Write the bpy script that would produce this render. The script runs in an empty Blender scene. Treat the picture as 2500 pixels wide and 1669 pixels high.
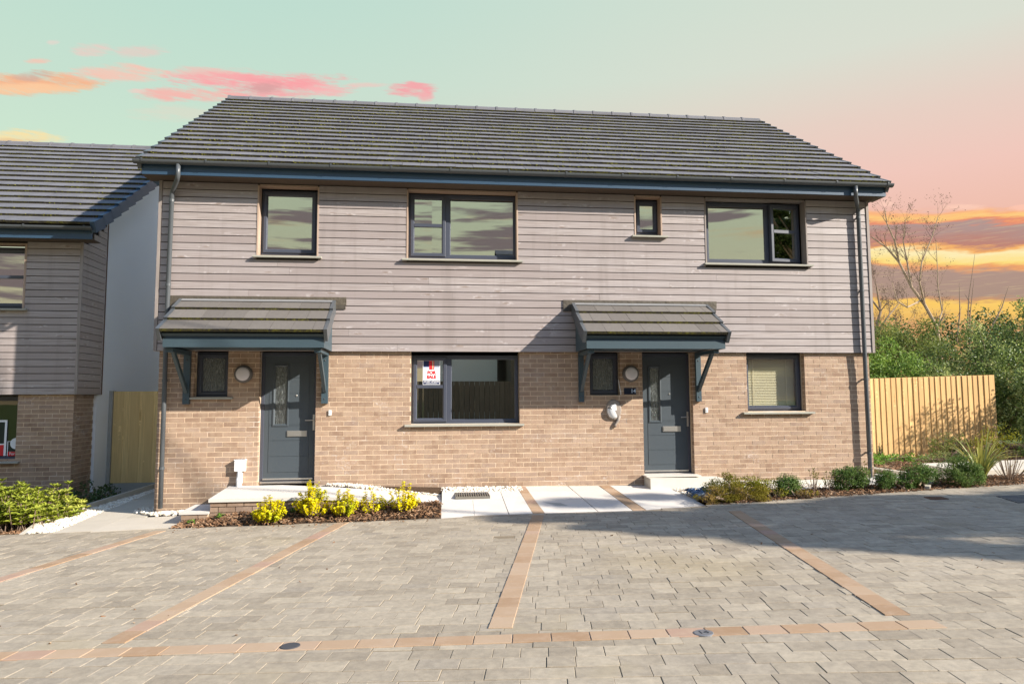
import bpy, math, random
import numpy as np
from mathutils import Vector, Matrix, Quaternion

random.seed(7)
rng = np.random.default_rng(11)
S = bpy.context.scene
COL = S.collection
R = math.radians

# ------------------------------------------------------------------ camera
AX = [[0.99337, 0.0043587, 0.1148795], [-0.1148513, 0.0814979, 0.990034], [-0.0050472, -0.996664, 0.0814581]]
cd = bpy.data.cameras.new('camera')
cam = bpy.data.objects.new('camera', cd)
COL.objects.link(cam)
m = Matrix.Identity(4)
for i in range(3):
    m[i][0] = AX[i][0]
    m[i][1] = -AX[i][1]
    m[i][2] = -AX[i][2]
m[0][3], m[1][3], m[2][3] = -1.28895, -11.10818, 1.45
cam.matrix_world = m
cd.sensor_width = 36
cd.lens = 1700 / 2500 * 36
cd.clip_end = 2000
cd.clip_start = 0.05
S.camera = cam

# ------------------------------------------------------------------ render look
S.view_settings.view_transform = 'Standard'
S.view_settings.look = 'None'
S.view_settings.gamma = 1
S.view_settings.use_curve_mapping = False
S.view_settings.exposure = 1.05
EXPO = 2 ** 1.05


# ------------------------------------------------------------------ node helper
class NT:
    def __init__(s, tree):
        s.t = tree
        s.n = tree.nodes
        s.l = tree.links

    def new(s, typ, **kw):
        n = s.n.new(typ)
        for k, v in kw.items():
            setattr(n, k, v)
        return n

    def put(s, sock, v):
        if hasattr(v, 'is_output') or isinstance(v, bpy.types.NodeSocket):
            s.l.new(v, sock)
        else:
            sock.default_value = v

    def math(s, op, a, b=0.0, c=None, clamp=False):
        n = s.new('ShaderNodeMath', operation=op, use_clamp=clamp)
        s.put(n.inputs[0], a)
        s.put(n.inputs[1], b)
        if c is not None:
            s.put(n.inputs[2], c)
        return n.outputs[0]

    def vmath(s, op, a, b):
        n = s.new('ShaderNodeVectorMath', operation=op)
        s.put(n.inputs[0], a)
        s.put(n.inputs[1], b)
        return n.outputs[0]

    def mix(s, f, a, b, blend='MIX'):
        n = s.new('ShaderNodeMix', data_type='RGBA', blend_type=blend)
        s.put(n.inputs[0], f)
        s.put(n.inputs[6], a if not isinstance(a, tuple) else (*a[:3], 1))
        s.put(n.inputs[7], b if not isinstance(b, tuple) else (*b[:3], 1))
        return n.outputs[2]

    def noise(s, vec, scale, detail=3, rough=.55, dims='3D'):
        n = s.new('ShaderNodeTexNoise', noise_dimensions=dims)
        if vec is not None:
            s.put(n.inputs['Vector'], vec)
        n.inputs['Scale'].default_value = scale
        n.inputs['Detail'].default_value = detail
        n.inputs['Roughness'].default_value = rough
        return n.outputs[0]

    def ramp(s, f, stops, interp='LINEAR'):
        n = s.new('ShaderNodeValToRGB')
        cr = n.color_ramp
        cr.interpolation = interp
        while len(cr.elements) < len(stops):
            cr.elements.new(0.5)
        for e, (p, c) in zip(cr.elements, stops):
            e.position = p
            e.color = (*c, 1) if len(c) == 3 else c
        s.put(n.inputs[0], f)
        return n.outputs[0]

    def maprange(s, v, a, b, c=0.0, d=1.0, smooth=True):
        n = s.new('ShaderNodeMapRange', interpolation_type='SMOOTHSTEP' if smooth else 'LINEAR')
        s.put(n.inputs[0], v)
        n.inputs[1].default_value, n.inputs[2].default_value = a, b
        n.inputs[3].default_value, n.inputs[4].default_value = c, d
        return n.outputs[0]

    def scale(s, vec, sx, sy, sz):
        return s.vmath('MULTIPLY', vec, (sx, sy, sz))


def lin(r, g, b):
    f = lambda c: (c / 255 / 12.92) if c / 255 <= .04045 else ((c / 255 + .055) / 1.055) ** 2.4
    return (f(r), f(g), f(b))


# ------------------------------------------------------------------ sky
SUN = Vector((1.72, -1.0, 1.05)).normalized()
sun_el = math.asin(SUN.z)
sun_az = math.atan2(SUN.x, SUN.y)
W = bpy.data.worlds.new('World')
S.world = W
W.use_nodes = True
t = NT(W.node_tree)
t.n.clear()
out = t.new('ShaderNodeOutputWorld')
bg_blue = t.new('ShaderNodeBackground')
bg_set = t.new('ShaderNodeBackground')
sky = t.new('ShaderNodeTexSky', sky_type='NISHITA')
sky.sun_disc = False
sky.sun_elevation = sun_el
sky.sun_rotation = sun_az
sky.air_density = 1.2
sky.dust_density = 0.4
sky.ozone_density = 3.0
t.l.new(sky.outputs[0], bg_blue.inputs[0])
bg_blue.inputs[1].default_value = 0.15
tc = t.new('ShaderNodeTexCoord')
sep = t.new('ShaderNodeSeparateXYZ')
t.l.new(tc.outputs['Generated'], sep.inputs[0])
DEG = 180 / math.pi
el = t.math('MULTIPLY', t.math('ARCSINE', sep.outputs[2]), DEG)
az = t.math('MULTIPLY', t.math('ARCTAN2', sep.outputs[0], sep.outputs[1]), DEG)
comb = t.new('ShaderNodeCombineXYZ')
t.put(comb.inputs[0], t.math('MULTIPLY', az, 0.10))
t.put(comb.inputs[1], t.math('MULTIPLY', el, 0.55))
AE = comb.outputs[0]
warp = t.noise(AE, 1.0, 5, .6)
warp2 = t.noise(AE, 3.6, 6, .65)
w0 = t.math('SUBTRACT', warp, .5)
w1 = t.math('SUBTRACT', warp2, .5)
w2 = t.math('SUBTRACT', t.noise(t.vmath('MULTIPLY', AE, (1.0, 1.3, 1.0)), 9.0, 6, .7), .5)
e40 = t.math('DIVIDE', el, 40.0)
left = t.ramp(e40, [(0, lin(238, 205, 160)), (.15, lin(232, 222, 190)), (.38, lin(207, 232, 208)), (.55, lin(199, 225, 208)), (.8, lin(186, 220, 208)), (1, lin(172, 210, 210))])
right = t.ramp(e40, [(0, lin(240, 190, 130)), (.2, lin(228, 175, 140)), (.30, lin(240, 190, 172)), (.40, lin(241, 200, 188)), (.5, lin(232, 208, 196)), (.62, lin(218, 222, 209)), (.8, lin(208, 223, 210)), (1, lin(180, 212, 212))])
side = t.math('MULTIPLY', t.maprange(az, -22, 36), t.maprange(az, 70, 118, 1, 0))
# the warm part of the sky fades again round the far side
base = t.mix(side, left, right)
# sunset bands low on the right, thinner echoes all round
elw = t.math('ADD', el, t.math('ADD', t.math('MULTIPLY', w0, 1.5), t.math('MULTIPLY', w1, 1.3)))
elw = t.math('SUBTRACT', elw, t.math('MULTIPLY', t.math('SUBTRACT', az, 40.0), -0.13))
band = t.ramp(t.math('DIVIDE', elw, 16.0), [
    (0.0, lin(222, 165, 115)), (.30, lin(226, 170, 115)), (.335, lin(240, 190, 105)), (.40, lin(255, 208, 104)), (.415, lin(200, 150, 115)), (.43, lin(172, 146, 132)), (.535, lin(176, 148, 136)),
    (.555, lin(242, 165, 105)), (.575, lin(255, 225, 130)), (.625, lin(255, 240, 185)), (.645, lin(250, 182, 104)), (.66, lin(190, 132, 118)), (.73, lin(176, 150, 145)), (.745, lin(236, 142, 108)), (.765, lin(255, 205, 125)), (.785, lin(252, 182, 125)), (.81, lin(240, 190, 174))])
bmask = t.math('MULTIPLY', t.math('MULTIPLY', t.maprange(elw, 12.8, 13.3, 1, 0), t.maprange(az, 18, 30)), t.maprange(az, 75, 110, 1, 0))
fine = t.noise(t.vmath('MULTIPLY', AE, (1.0, 2.5, 1.0)), 5.0, 4, .6)
band = t.mix(t.maprange(fine, .5, .75, 0, .25), band, lin(255, 232, 170), 'MIX')
base = t.mix(t.math('MULTIPLY', bmask, .96), base, band)
# soft long streaks elsewhere
st = t.noise(t.vmath('MULTIPLY', AE, (.6, 1.0, 1.0)), 1.5, 5, .62)
sm = t.math('MULTIPLY', t.maprange(st, .53, .70), t.maprange(t.math('ABSOLUTE', az), 48, 75))
sm = t.math('MULTIPLY', sm, t.maprange(el, 45, 20))
base = t.mix(t.math('MULTIPLY', sm, .7), base, lin(236, 196, 150))
st2 = t.noise(t.vmath('MULTIPLY', AE, (.5, .9, 1.0)), 1.1, 5, .6)
sm2 = t.math('MULTIPLY', t.math('MULTIPLY', t.maprange(st2, .50, .58), t.maprange(t.math('ABSOLUTE', az), 60, 90)), t.maprange(el, 40, 26))
base = t.mix(t.maprange(t.math('ABSOLUTE', az), 62, 100, 0, .4), base, lin(212, 198, 160))
base = t.mix(t.math('MULTIPLY', sm2, .9), base, lin(136, 118, 126))
# single clouds: azimuth, elevation, half widths, colour, opacity
CL = [(-28.65, 21.01, 3.37, 0.51, 0.230, (250, 178, 135), 0.95), (-28.79, 21.44, 0.93, 0.25, 0.236, (205, 178, 165), 0.80), (-29.10, 20.60, 2.87, 0.25, 0.230, (253, 208, 165), 0.80), (-23.38, 22.79, 2.45, 0.44, 0.201, (250, 196, 180), 0.85),
      (-25.40, 23.90, 0.97, 0.31, 0.226, (236, 205, 196), 0.80), (-22.43, 24.39, 1.38, 0.30, 0.204, (232, 205, 196), 0.75), (-17.82, 23.72, 2.43, 0.43, 0.162, (246, 190, 182), 0.75), (-13.84, 23.84, 5.08, 0.47, 0.132, (250, 170, 172), 0.95),
      (-13.03, 23.42, 3.09, 0.63, 0.125, (250, 164, 168), 0.90), (-13.65, 23.41, 1.53, 0.30, 0.130, (205, 165, 162), 0.70), (-8.26, 23.89, 1.63, 0.31, 0.094, (250, 180, 180), 0.90), (-5.47, 24.47, 1.50, 0.15, 0.076, (240, 200, 192), 0.70),
      (-18.74, 22.22, 3.06, 0.35, 0.160, (250, 180, 172), 0.90), (-22.53, 21.79, 0.53, 0.13, 0.187, (246, 205, 196), 0.70), (-1.65, 24.43, 1.64, 0.43, 0.050, (250, 160, 166), 0.90), (-0.62, 23.96, 0.62, 0.39, 0.043, (250, 165, 170), 0.70),
      (-29.62, 17.31, 2.15, 0.43, 0.202, (252, 226, 165), 0.95), (-30.08, 17.08, 1.67, 0.15, 0.203, (226, 188, 148), 0.60), (-28.52, 22.43, 0.55, 0.14, 0.243, (248, 196, 178), 0.80), (-27.75, 23.75, 0.32, 0.12, 0.247, (238, 212, 204), 0.60),
      (-19.61, 20.83, 2.38, 0.45, 0.158, (228, 216, 198), 0.50), (35.42, 13.91, 0.40, 0.17, -0.134, (255, 210, 190), 0.80), (40.06, 12.97, 1.20, 0.17, -0.150, (255, 208, 186), 0.85), (43.28, 12.41, 0.66, 0.21, -0.162, (255, 200, 180), 0.85)]
for (a0, e0, wa, we, tl, c, op) in CL:
    da = t.math('SUBTRACT', az, a0)
    dx = t.math('DIVIDE', da, wa * 1.12)
    dy = t.math('DIVIDE', t.math('SUBTRACT', t.math('SUBTRACT', el, e0), t.math('MULTIPLY', da, tl)), we * 1.2)
    rr = t.math('ADD', t.math('MULTIPLY', dx, dx), t.math('MULTIPLY', dy, dy))
    rr = t.math('ADD', rr, t.math('ADD', t.math('MULTIPLY', w2, 2.4), t.math('MULTIPLY', w1, 4.8)))
    base = t.mix(t.maprange(rr, 1.75, -.1, 0, op * .95), base, lin(*c))
t.l.new(base, bg_set.inputs[0])
bg_set.inputs[1].default_value = 1.0 / EXPO
ms = t.new('ShaderNodeMixShader')
t.put(ms.inputs[0], t.maprange(t.math('ADD', el, t.maprange(t.math('ABSOLUTE', az), 52, 90, 0, 15)), 31, 46))
t.l.new(bg_set.outputs[0], ms.inputs[1])
t.l.new(bg_blue.outputs[0], ms.inputs[2])
t.l.new(ms.outputs[0], out.inputs[0])

# ------------------------------------------------------------------ sun
sd = bpy.data.lights.new('sun', 'SUN')
sd.energy = 5.0
sd.angle = R(0.55)
sd.color = (1.0, 0.925, 0.82)
so = bpy.data.objects.new('sun', sd)
COL.objects.link(so)
so.rotation_euler = SUN.to_track_quat('Z', 'Y').to_euler()
so.location = SUN * 40


# ------------------------------------------------------------------ materials
def rnd(t):
    """per piece random number: object random plus island random"""
    oi = t.new('ShaderNodeObjectInfo')
    g = t.new('ShaderNodeNewGeometry')
    return t.math('FRACT', t.math('ADD', t.math('MULTIPLY', oi.outputs['Random'], 7.13), g.outputs['Random Per Island']))


def pos(t):
    return t.new('ShaderNodeNewGeometry').outputs['Position']


def surf(name, fn, rough=.8, spec=.3, metal=0.0):
    mt = bpy.data.materials.new(name)
    mt.use_nodes = True
    t = NT(mt.node_tree)
    b = t.n['Principled BSDF']
    b.inputs['Roughness'].default_value = rough
    b.inputs['Specular IOR Level'].default_value = spec
    b.inputs['Metallic'].default_value = metal
    r = fn(t, b)
    if r is not None:
        t.put(b.inputs['Base Color'], r if not isinstance(r, tuple) else (*r, 1))
    return mt


def bump(t, b, h, strength=.3, dist=.01):
    n = t.new('ShaderNodeBump')
    n.inputs['Strength'].default_value = strength
    n.inputs['Distance'].default_value = dist
    t.put(n.inputs['Height'], h)
    t.l.new(n.outputs[0], b.inputs['Normal'])


def varied(c1, c2, c3=None, nscale=14, namt=.35, bumps=.25, bscale=120, bdist=.004, island=True):
    def fn(t, b):
        P = pos(t)
        r = rnd(t) if island else t.noise(P, .7, 2)
        c = t.mix(r, c1, c2)
        if c3:
            c = t.mix(t.maprange(t.math('FRACT', t.math('MULTIPLY', r, 5.7)), .72, 1.0, 0, .8), c, c3)
        n = t.noise(P, nscale, 5, .6)
        c = t.mix(namt, c, t.mix(n, (.25, .25, .25), (1.0, 1.0, 1.0)), 'MULTIPLY')
        c = t.mix(1.0, c, (1 + .75 * namt,) * 3, 'MULTIPLY')
        if bumps:
            bump(t, b, t.noise(P, bscale, 4, .6), bumps, bdist)
        return c
    return fn


def brick_fn(t, b):
    P = pos(t)
    r = rnd(t)
    c = t.ramp(r, [(0, (.255, .167, .119)), (.3, (.298, .198, .139)), (.55, (.33, .223, .158)), (.8, (.365, .257, .188)), (1, (.278, .195, .152))])
    n = t.noise(P, 9, 5, .62)
    c = t.mix(t.maprange(n, .35, .7, 0, .5), c, (.43, .325, .235))
    e = t.noise(t.scale(P, 1, 1, 1.6), 2.1, 4, .6)
    e2 = t.noise(P, 26, 4, .7)
    c = t.mix(t.math('MULTIPLY', t.maprange(e, .56, .72), t.maprange(e2, .45, .72)), c, (.62, .55, .50))
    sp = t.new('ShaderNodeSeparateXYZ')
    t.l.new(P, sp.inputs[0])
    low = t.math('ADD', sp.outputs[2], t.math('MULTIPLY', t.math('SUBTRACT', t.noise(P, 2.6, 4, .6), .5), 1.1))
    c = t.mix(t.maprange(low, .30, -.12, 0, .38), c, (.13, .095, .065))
    bump(t, b, t.noise(P, 90, 4, .65), .5, .004)
    return c


def mortar_fn(t, b):
    P = pos(t)
    c = t.mix(t.noise(P, 6, 4), (.60, .45, .30), (.72, .57, .42))
    e = t.noise(P, 3.1, 4, .6)
    c = t.mix(t.maprange(e, .55, .7, 0, .7), c, (.72, .66, .60))
    bump(t, b, t.noise(P, 140, 3), .3, .003)
    return c


def timber_fn(tone=1.0, tint=(1, 1, 1), vertical=False, knots=True):
    def fn(t, b):
        P = pos(t)
        r = rnd(t)
        off = t.new('ShaderNodeCombineXYZ')
        t.put(off.inputs[0], t.math('MULTIPLY', r, 37.0))
        t.put(off.inputs[1], t.math('MULTIPLY', r, 11.0))
        Q = t.vmath('ADD', P, off.outputs[0])
        g = t.noise(t.scale(Q, 45, 45, 1.3) if vertical else t.scale(Q, 1.3, 1.3, 60), 1.6, 5, .62)
        broad = t.noise(t.scale(Q, 9, 9, .6) if vertical else t.scale(Q, .6, .6, 9), 1.2, 3)
        c = t.mix(t.maprange(g, .28, .72), tuple(tone * a * k for a, k in zip((.27, .222, .19), tint)), tuple(tone * a * k for a, k in zip((.54, .475, .43), tint)))
        c = t.mix(t.maprange(broad, .3, .7, 0, .55), c, tuple(tone * a * k for a, k in zip((.42, .375, .35), tint)))
        c = t.mix(t.maprange(r, 0, 1, 0, .85, False), c, tuple(tone * a * k for a, k in zip((.33, .275, .245), tint)))
        if knots:
            v = t.new('ShaderNodeTexVoronoi', feature='F1')
            t.put(v.inputs['Vector'], t.scale(Q, 7, 7, 1.1) if vertical else t.scale(Q, 1.9, 1.9, 8.5))
            v.inputs['Scale'].default_value = 1
            k = t.maprange(v.outputs['Distance'], .16, .05)
            kr = t.maprange(v.outputs['Distance'], .34, .10)
            kn = t.math('MULTIPLY', kr, t.maprange(t.noise(t.scale(Q, 9, 9, 14), 1.5, 3), .5, .62))
            c = t.mix(t.math('MULTIPLY', kn, .5), c, tuple(tone * a * kk for a, kk in zip((.70, .64, .60), tint)))
            c = t.mix(t.math('MULTIPLY', k, .65), c, tuple(tone * a * kk for a, kk in zip((.25, .18, .13), tint)))
        if not vertical:
            run = t.noise(t.scale(P, 5.5, 5.5, .45), 1.0, 4, .6)
            c = t.mix(t.maprange(run, .50, .74, 0, .34), c, tuple(tone * a for a in (.24, .20, .18)))
        bump(t, b, g, .22, .004)
        return c
    return fn


def tile_fn(t, b):
    P = pos(t)
    r = rnd(t)
    c = t.mix(r, (.106, .104, .112), (.142, .139, .149))
    n = t.noise(P, 5, 5, .65)
    c = t.mix(t.maprange(n, .4, .75, 0, .5), c, (.172, .166, .17))
    m1 = t.noise(P, 38, 4, .7)
    c = t.mix(t.maprange(m1, .70, .78, 0, .45), c, (.20, .20, .13))
    c = t.mix(t.maprange(t.noise(P, 30, 3, .7), .70, .76, 0, .55), c, (.34, .33, .30))
    bump(t, b, t.noise(P, 110, 4, .6), .35, .004)
    return c


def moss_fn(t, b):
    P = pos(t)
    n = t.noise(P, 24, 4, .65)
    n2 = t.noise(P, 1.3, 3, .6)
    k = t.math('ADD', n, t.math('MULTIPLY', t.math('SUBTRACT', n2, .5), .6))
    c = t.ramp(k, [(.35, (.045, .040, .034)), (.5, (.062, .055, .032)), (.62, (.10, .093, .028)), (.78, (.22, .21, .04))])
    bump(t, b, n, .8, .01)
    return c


def paver_fn(t, b):
    P = pos(t)
    r = rnd(t)
    c = t.ramp(r, [(0, (.275, .238, .188)), (.3, (.318, .277, .220)), (.6, (.352, .308, .244)), (.85, (.405, .356, .282)), (1, (.29, .257, .214))])
    n = t.noise(P, 1.1, 4, .6)
    c = t.mix(t.maprange(n, .42, .68, 0, .5), c, (.40, .355, .29))
    n2 = t.noise(P, 16, 5, .7)
    c = t.mix(.42, c, t.mix(t.maprange(n2, .25, .75), (.55, .55, .56), (1.35, 1.33, 1.3)), 'MULTIPLY')
    c = t.mix(1, c, (.94, .905, .85), 'MULTIPLY')
    n3 = t.noise(P, .9, 3, .5)
    c = t.mix(t.maprange(n3, .62, .72, 0, .35), c, (.33, .27, .17))
    d1 = t.new('ShaderNodeVectorMath', operation='DISTANCE')
    t.put(d1.inputs[0], P)
    d1.inputs[1].default_value = (.95, -5.15, 0)
    st = t.math('ADD', d1.outputs['Value'], t.math('MULTIPLY', t.math('SUBTRACT', n, .5), 1.2))
    c = t.mix(t.maprange(st, .85, .1, 0, .3), c, (.36, .28, .15))
    oil = t.noise(P, 1.9, 3, .5)
    c = t.mix(t.maprange(oil, .70, .76, 0, .5), c, (.12, .105, .09))
    sp = t.noise(P, 260, 2, .5)
    c = t.mix(t.maprange(sp, .64, .72, 0, .5), c, (.55, .53, .5))
    bump(t, b, t.math('ADD', n2, t.math('MULTIPLY', sp, .6)), .35, .005)
    return c


def orange_fn(t, b):
    P = pos(t)
    r = rnd(t)
    c = t.ramp(r, [(0, (.29, .183, .105)), (.35, (.345, .228, .14)), (.7, (.395, .285, .19)), (1, (.34, .212, .158))])
    n = t.noise(P, 8, 5, .7)
    c = t.mix(t.maprange(n, .4, .8, 0, .6), c, (.42, .31, .22))
    bump(t, b, t.noise(P, 190, 3), .35, .004)
    return c


def glass_mat(name, refl, tint, rough=0.0, trans=True, bumpy=False, tc=(.62, .68, .68)):
    mt = bpy.data.materials.new(name)
    mt.use_nodes = True
    t = NT(mt.node_tree)
    t.n.clear()
    o = t.new('ShaderNodeOutputMaterial')
    g = t.new('ShaderNodeBsdfGlossy')
    g.inputs['Color'].default_value = (*tint, 1)
    g.inputs['Roughness'].default_value = rough
    if trans:
        d = t.new('ShaderNodeBsdfTransparent')
        d.inputs['Color'].default_value = (*tc, 1)
    else:
        d = t.new('ShaderNodeBsdfDiffuse')
        P = pos(t)
        n = t.noise(t.scale(P, 1, 1, .16), 75, 4, .7)
        t.put(d.inputs['Color'], t.ramp(n, [(.35, (.012, .014, .014)), (.55, (.05, .055, .055)), (.75, (.26, .28, .28))]))
    if bumpy:
        bn = t.new('ShaderNodeBump')
        bn.inputs['Strength'].default_value = .7
        bn.inputs['Distance'].default_value = .02
        t.put(bn.inputs['Height'], t.noise(t.scale(pos(t), 1, 1, .18), 90, 4, .7))
        t.l.new(bn.outputs[0], g.inputs['Normal'])
    mx = t.new('ShaderNodeMixShader')
    lw = t.new('ShaderNodeLayerWeight')
    lw.inputs[0].default_value = .25
    f = t.math('ADD', t.math('MULTIPLY', lw.outputs['Facing'], .35), refl, clamp=True)
    t.put(mx.inputs[0], f)
    t.l.new(d.outputs[0], mx.inputs[1])
    t.l.new(g.outputs[0], mx.inputs[2])
    t.l.new(mx.outputs[0], o.inputs[0])
    return mt


def leaf_fn(c1, c2, c3=None, trans=.35):
    def fn(t, b):
        r = rnd(t)
        P = pos(t)
        c = t.mix(r, c1, c2)
        if c3:
            c = t.mix(t.maprange(t.noise(P, 2.2, 3), .5, .68, 0, .85), c, c3)
        tr = t.new('ShaderNodeBsdfTranslucent')
        t.put(tr.inputs[0], c)
        mx = t.new('ShaderNodeMixShader')
        mx.inputs[0].default_value = trans
        t.l.new(b.outputs[0], mx.inputs[1])
        t.l.new(tr.outputs[0], mx.inputs[2])
        t.l.new(mx.outputs[0], t.n['Material Output'].inputs[0])
        return c
    return fn


def plain(c, namt=.12, nscale=20, bumps=0.0):
    return varied(c, tuple(x * .9 for x in c), nscale=nscale, namt=namt, bumps=bumps, island=False)


M = dict(
    brick=surf('brick', brick_fn, .9, .15), mortar=surf('mortar', mortar_fn, .95, .1),
    brick_old=surf('brick_dull', brick_fn, .9, .15),
    timber=surf('weathered_larch', timber_fn(.83, (1.0, 1.0, 1.06)), .40, .55), trim=surf('larch_trim', timber_fn(.72, knots=False, vertical=True), .6, .3),
    pale_trim=surf('fresh_larch', timber_fn(.95, (1.1, .94, .80), vertical=True, knots=False), .6, .3),
    backing=surf('shadow_gap', lambda t, b: (.03, .024, .02), .9, .1),
    soffit=surf('soffit_board', plain((.10, .075, .058), .3, 30), .8, .2), tile=surf('concrete_tile', tile_fn, .72, .35), moss=surf('mossy_edge', moss_fn, .95, .1), ptile=surf('porch_tile', varied((.105, .094, .084), (.140, .126, .112), nscale=22, namt=.45), .8, .25),
    mossclump=surf('moss', varied((.10, .10, .022), (.22, .21, .04), nscale=40, namt=.5), .95, .1),
    anth=surf('anthracite_upvc_skyblue', plain((.028, .062, .108), .15, 30), .42, .5), gutter=surf('gutter_plastic', plain((.075, .083, .09), .2, 18), .38, .5),  # anthracite has the blue of sky light put into its colour
    frame=surf('frame_upvc', plain((.055, .062, .085), .1), .38, .5), fascia=surf('porch_paint', plain((.042, .068, .084), .25, 40), .45, .45),
    door=surf('door_paint', plain((.056, .07, .082), .15, 60, .12), .45, .45), chrome=surf('brushed_steel', plain((.62, .60, .57)), .32, .5, .9),
    sill=surf('stone_sill', plain((.33, .32, .27), .3, 14, .2), .8, .3), glass=glass_mat('window_glass', .56, (.90, .91, .87)), glassd=glass_mat('clear_glass', .62, (.82, .85, .82)),
    glassc=glass_mat('plain_pane', .05, (.82, .85, .82), tc=(.93, .94, .93)), obsc=glass_mat('patterned_glass', .14, (.8, .85, .85), .12, False, True), white=surf('white_plastic', plain((.74, .74, .74), .1), .45, .4),
    lamp=surf('lamp_diffuser', plain((.62, .58, .60), .1), .5, .4), lampring=surf('lamp_ring', plain((.12, .11, .105)), .45, .4),
    lead=surf('lead_flashing', varied((.042, .036, .029), (.085, .07, .05), nscale=9, namt=.6, bumps=.6, bscale=14, bdist=.02), .6, .4), zinc=surf('pale_flashing', plain((.20, .20, .20), .4, 16), .5, .4),
    paving=surf('pale_slab', varied((.50, .465, .42), (.58, .54, .485), nscale=3.5, namt=.22, bumps=.2), .8, .3), path_slab=surf('path_slab', varied((.40, .355, .285), (.47, .42, .345), nscale=3.5, namt=.3, bumps=.2), .85, .25), step=surf('pale_step', plain((.55, .52, .45), .3, 6, .2), .8, .3),
    paver=surf('block_paver', paver_fn, .85, .25), orange=surf('orange_paver', orange_fn, .85, .25), sand=surf('jointing_sand', plain((.20, .16, .11), .4, 40, .3), .95, .1),
    gravel=surf('gravel_stone', varied((.50, .45, .37), (.78, .73, .64), (.33, .24, .17), nscale=60, namt=.2, bumps=0), .8, .3),
    slate=surf('blue_slate', varied((.035, .075, .15), (.09, .16, .26), (.25, .3, .33), nscale=60, namt=.3, bumps=0), .6, .4),
    mulch=surf('bark_chip', varied((.10, .055, .03), (.24, .135, .075), (.36, .25, .16), nscale=60, namt=.4, bumps=0), .95, .1), soil=surf('soil', varied((.055, .036, .024), (.09, .058, .036), nscale=22, namt=.6, bumps=.8, bscale=40, bdist=.02, island=False), .95, .1),
    fence=surf('new_fence_timber', timber_fn(1.2, (1.16, .84, .40), vertical=True), .75, .2), fence_old=surf('old_fence_timber', timber_fn(1.7, (1.12, .93, .46), vertical=True), .8, .15),
    concrete=surf('concrete', varied((.30, .29, .26), (.36, .345, .31), nscale=12, namt=.35, island=False), .9, .2), kerb=surf('pale_kerb', varied((.40, .36, .30), (.47, .43, .36), nscale=9, namt=.3), .85, .2),
    render=surf('white_render', plain((.84, .84, .84), .05, 30, .25), .9, .15), bark=surf('bark', varied((.16, .115, .08), (.25, .185, .13), nscale=30, namt=.5, island=False), .9, .1), palebark=surf('pale_bark', varied((.27, .20, .135), (.34, .26, .18), nscale=30, namt=.4, island=False), .9, .1),
    twig=surf('twig', varied((.17, .12, .09), (.24, .175, .13), nscale=30, namt=.3, island=False), .9, .1),
    l_yellow=surf('yellow_leaf', leaf_fn((.70, .60, .006), (.88, .80, .015), (.46, .50, .02)), .5, .3), l_pieris=surf('bright_leaf', leaf_fn((.18, .23, .02), (.38, .41, .05), (.48, .48, .10)), .55, .25),
    l_dark=surf('dark_leaf', leaf_fn((.035, .075, .02), (.085, .14, .035), (.12, .17, .05)), .45, .4), l_ivy=surf('ivy_leaf', leaf_fn((.07, .12, .03), (.26, .32, .09), (.46, .48, .18), .45), .4, .45),
    l_haw=surf('hawthorn_leaf', leaf_fn((.08, .115, .022), (.21, .25, .06), (.26, .27, .07), .45), .5, .3), l_lime=surf('lime_leaf', leaf_fn((.09, .18, .025), (.24, .33, .06), (.14, .22, .045)), .5, .3),
    l_round=surf('clipped_leaf', leaf_fn((.055, .115, .025), (.16, .24, .055), (.20, .23, .07)), .6, .2), l_heath=surf('heath_leaf', leaf_fn((.15, .13, .015), (.32, .26, .04), (.36, .24, .08)), .7, .1), l_phorm=surf('striped_blade', leaf_fn((.16, .20, .05), (.46, .42, .10), (.10, .15, .04)), .4, .4),
    l_olive=surf('olive_leaf', leaf_fn((.15, .16, .012), (.30, .28, .03)), .65, .1), l_green=surf('green_weed', leaf_fn((.08, .18, .02), (.22, .36, .05)), .5, .3), l_shade=surf('spring_leaf', leaf_fn((.05, .08, .02), (.09, .13, .035), None, .12), .5, .3),
    room=surf('room_wall', plain((.30, .29, .27)), .9, .1), blind=surf('blind_slat', plain((.74, .66, .46), .1), .6, .3), iron=surf('cast_iron', plain((.055, .055, .06), .3, 50, .5), .55, .5), grate=surf('drain_steel', plain((.16, .145, .12), .3, 40), .5, .5),
    rust=surf('rusty_cover', plain((.14, .075, .045), .5, 30, .3), .8, .3), disc=surf('steel_disc', plain((.30, .30, .31), .2), .35, .5, .6), s_white=surf('sign_white', lambda t, b: (.80, .80, .80), .5, .3), s_navy=surf('sign_navy', lambda t, b: (.016, .025, .085), .5, .3), s_red=surf('sign_red', lambda t, b: (.60, .025, .03), .5, .3),
    s_grey=surf('sign_grey', lambda t, b: (.22, .23, .27), .5, .3), s_light=surf('sign_pale_blue', lambda t, b: (.55, .64, .80), .5, .3), s_dark=surf('sign_black', lambda t, b: (.02, .03, .022), .5, .3), s_tan=surf('sign_tan', lambda t, b: (.5, .42, .28), .5, .3),
    plate=surf('number_plate', lambda t, b: (.012, .02, .04), .15, .6), wood_dark=surf('dark_fence', timber_fn(.4, (1,.95,.8), vertical=True), .8, .2), grass=surf('rough_grass', varied((.06, .085, .025), (.10, .12, .04), nscale=3, namt=.5, island=False), .95, .1),
    cowl=surf('cowl_grey', plain((.26, .22, .19), .2), .6, .3), dpc=surf('black_dpc', lambda t, b: (.012, .011, .01), .9, .1))


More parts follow.
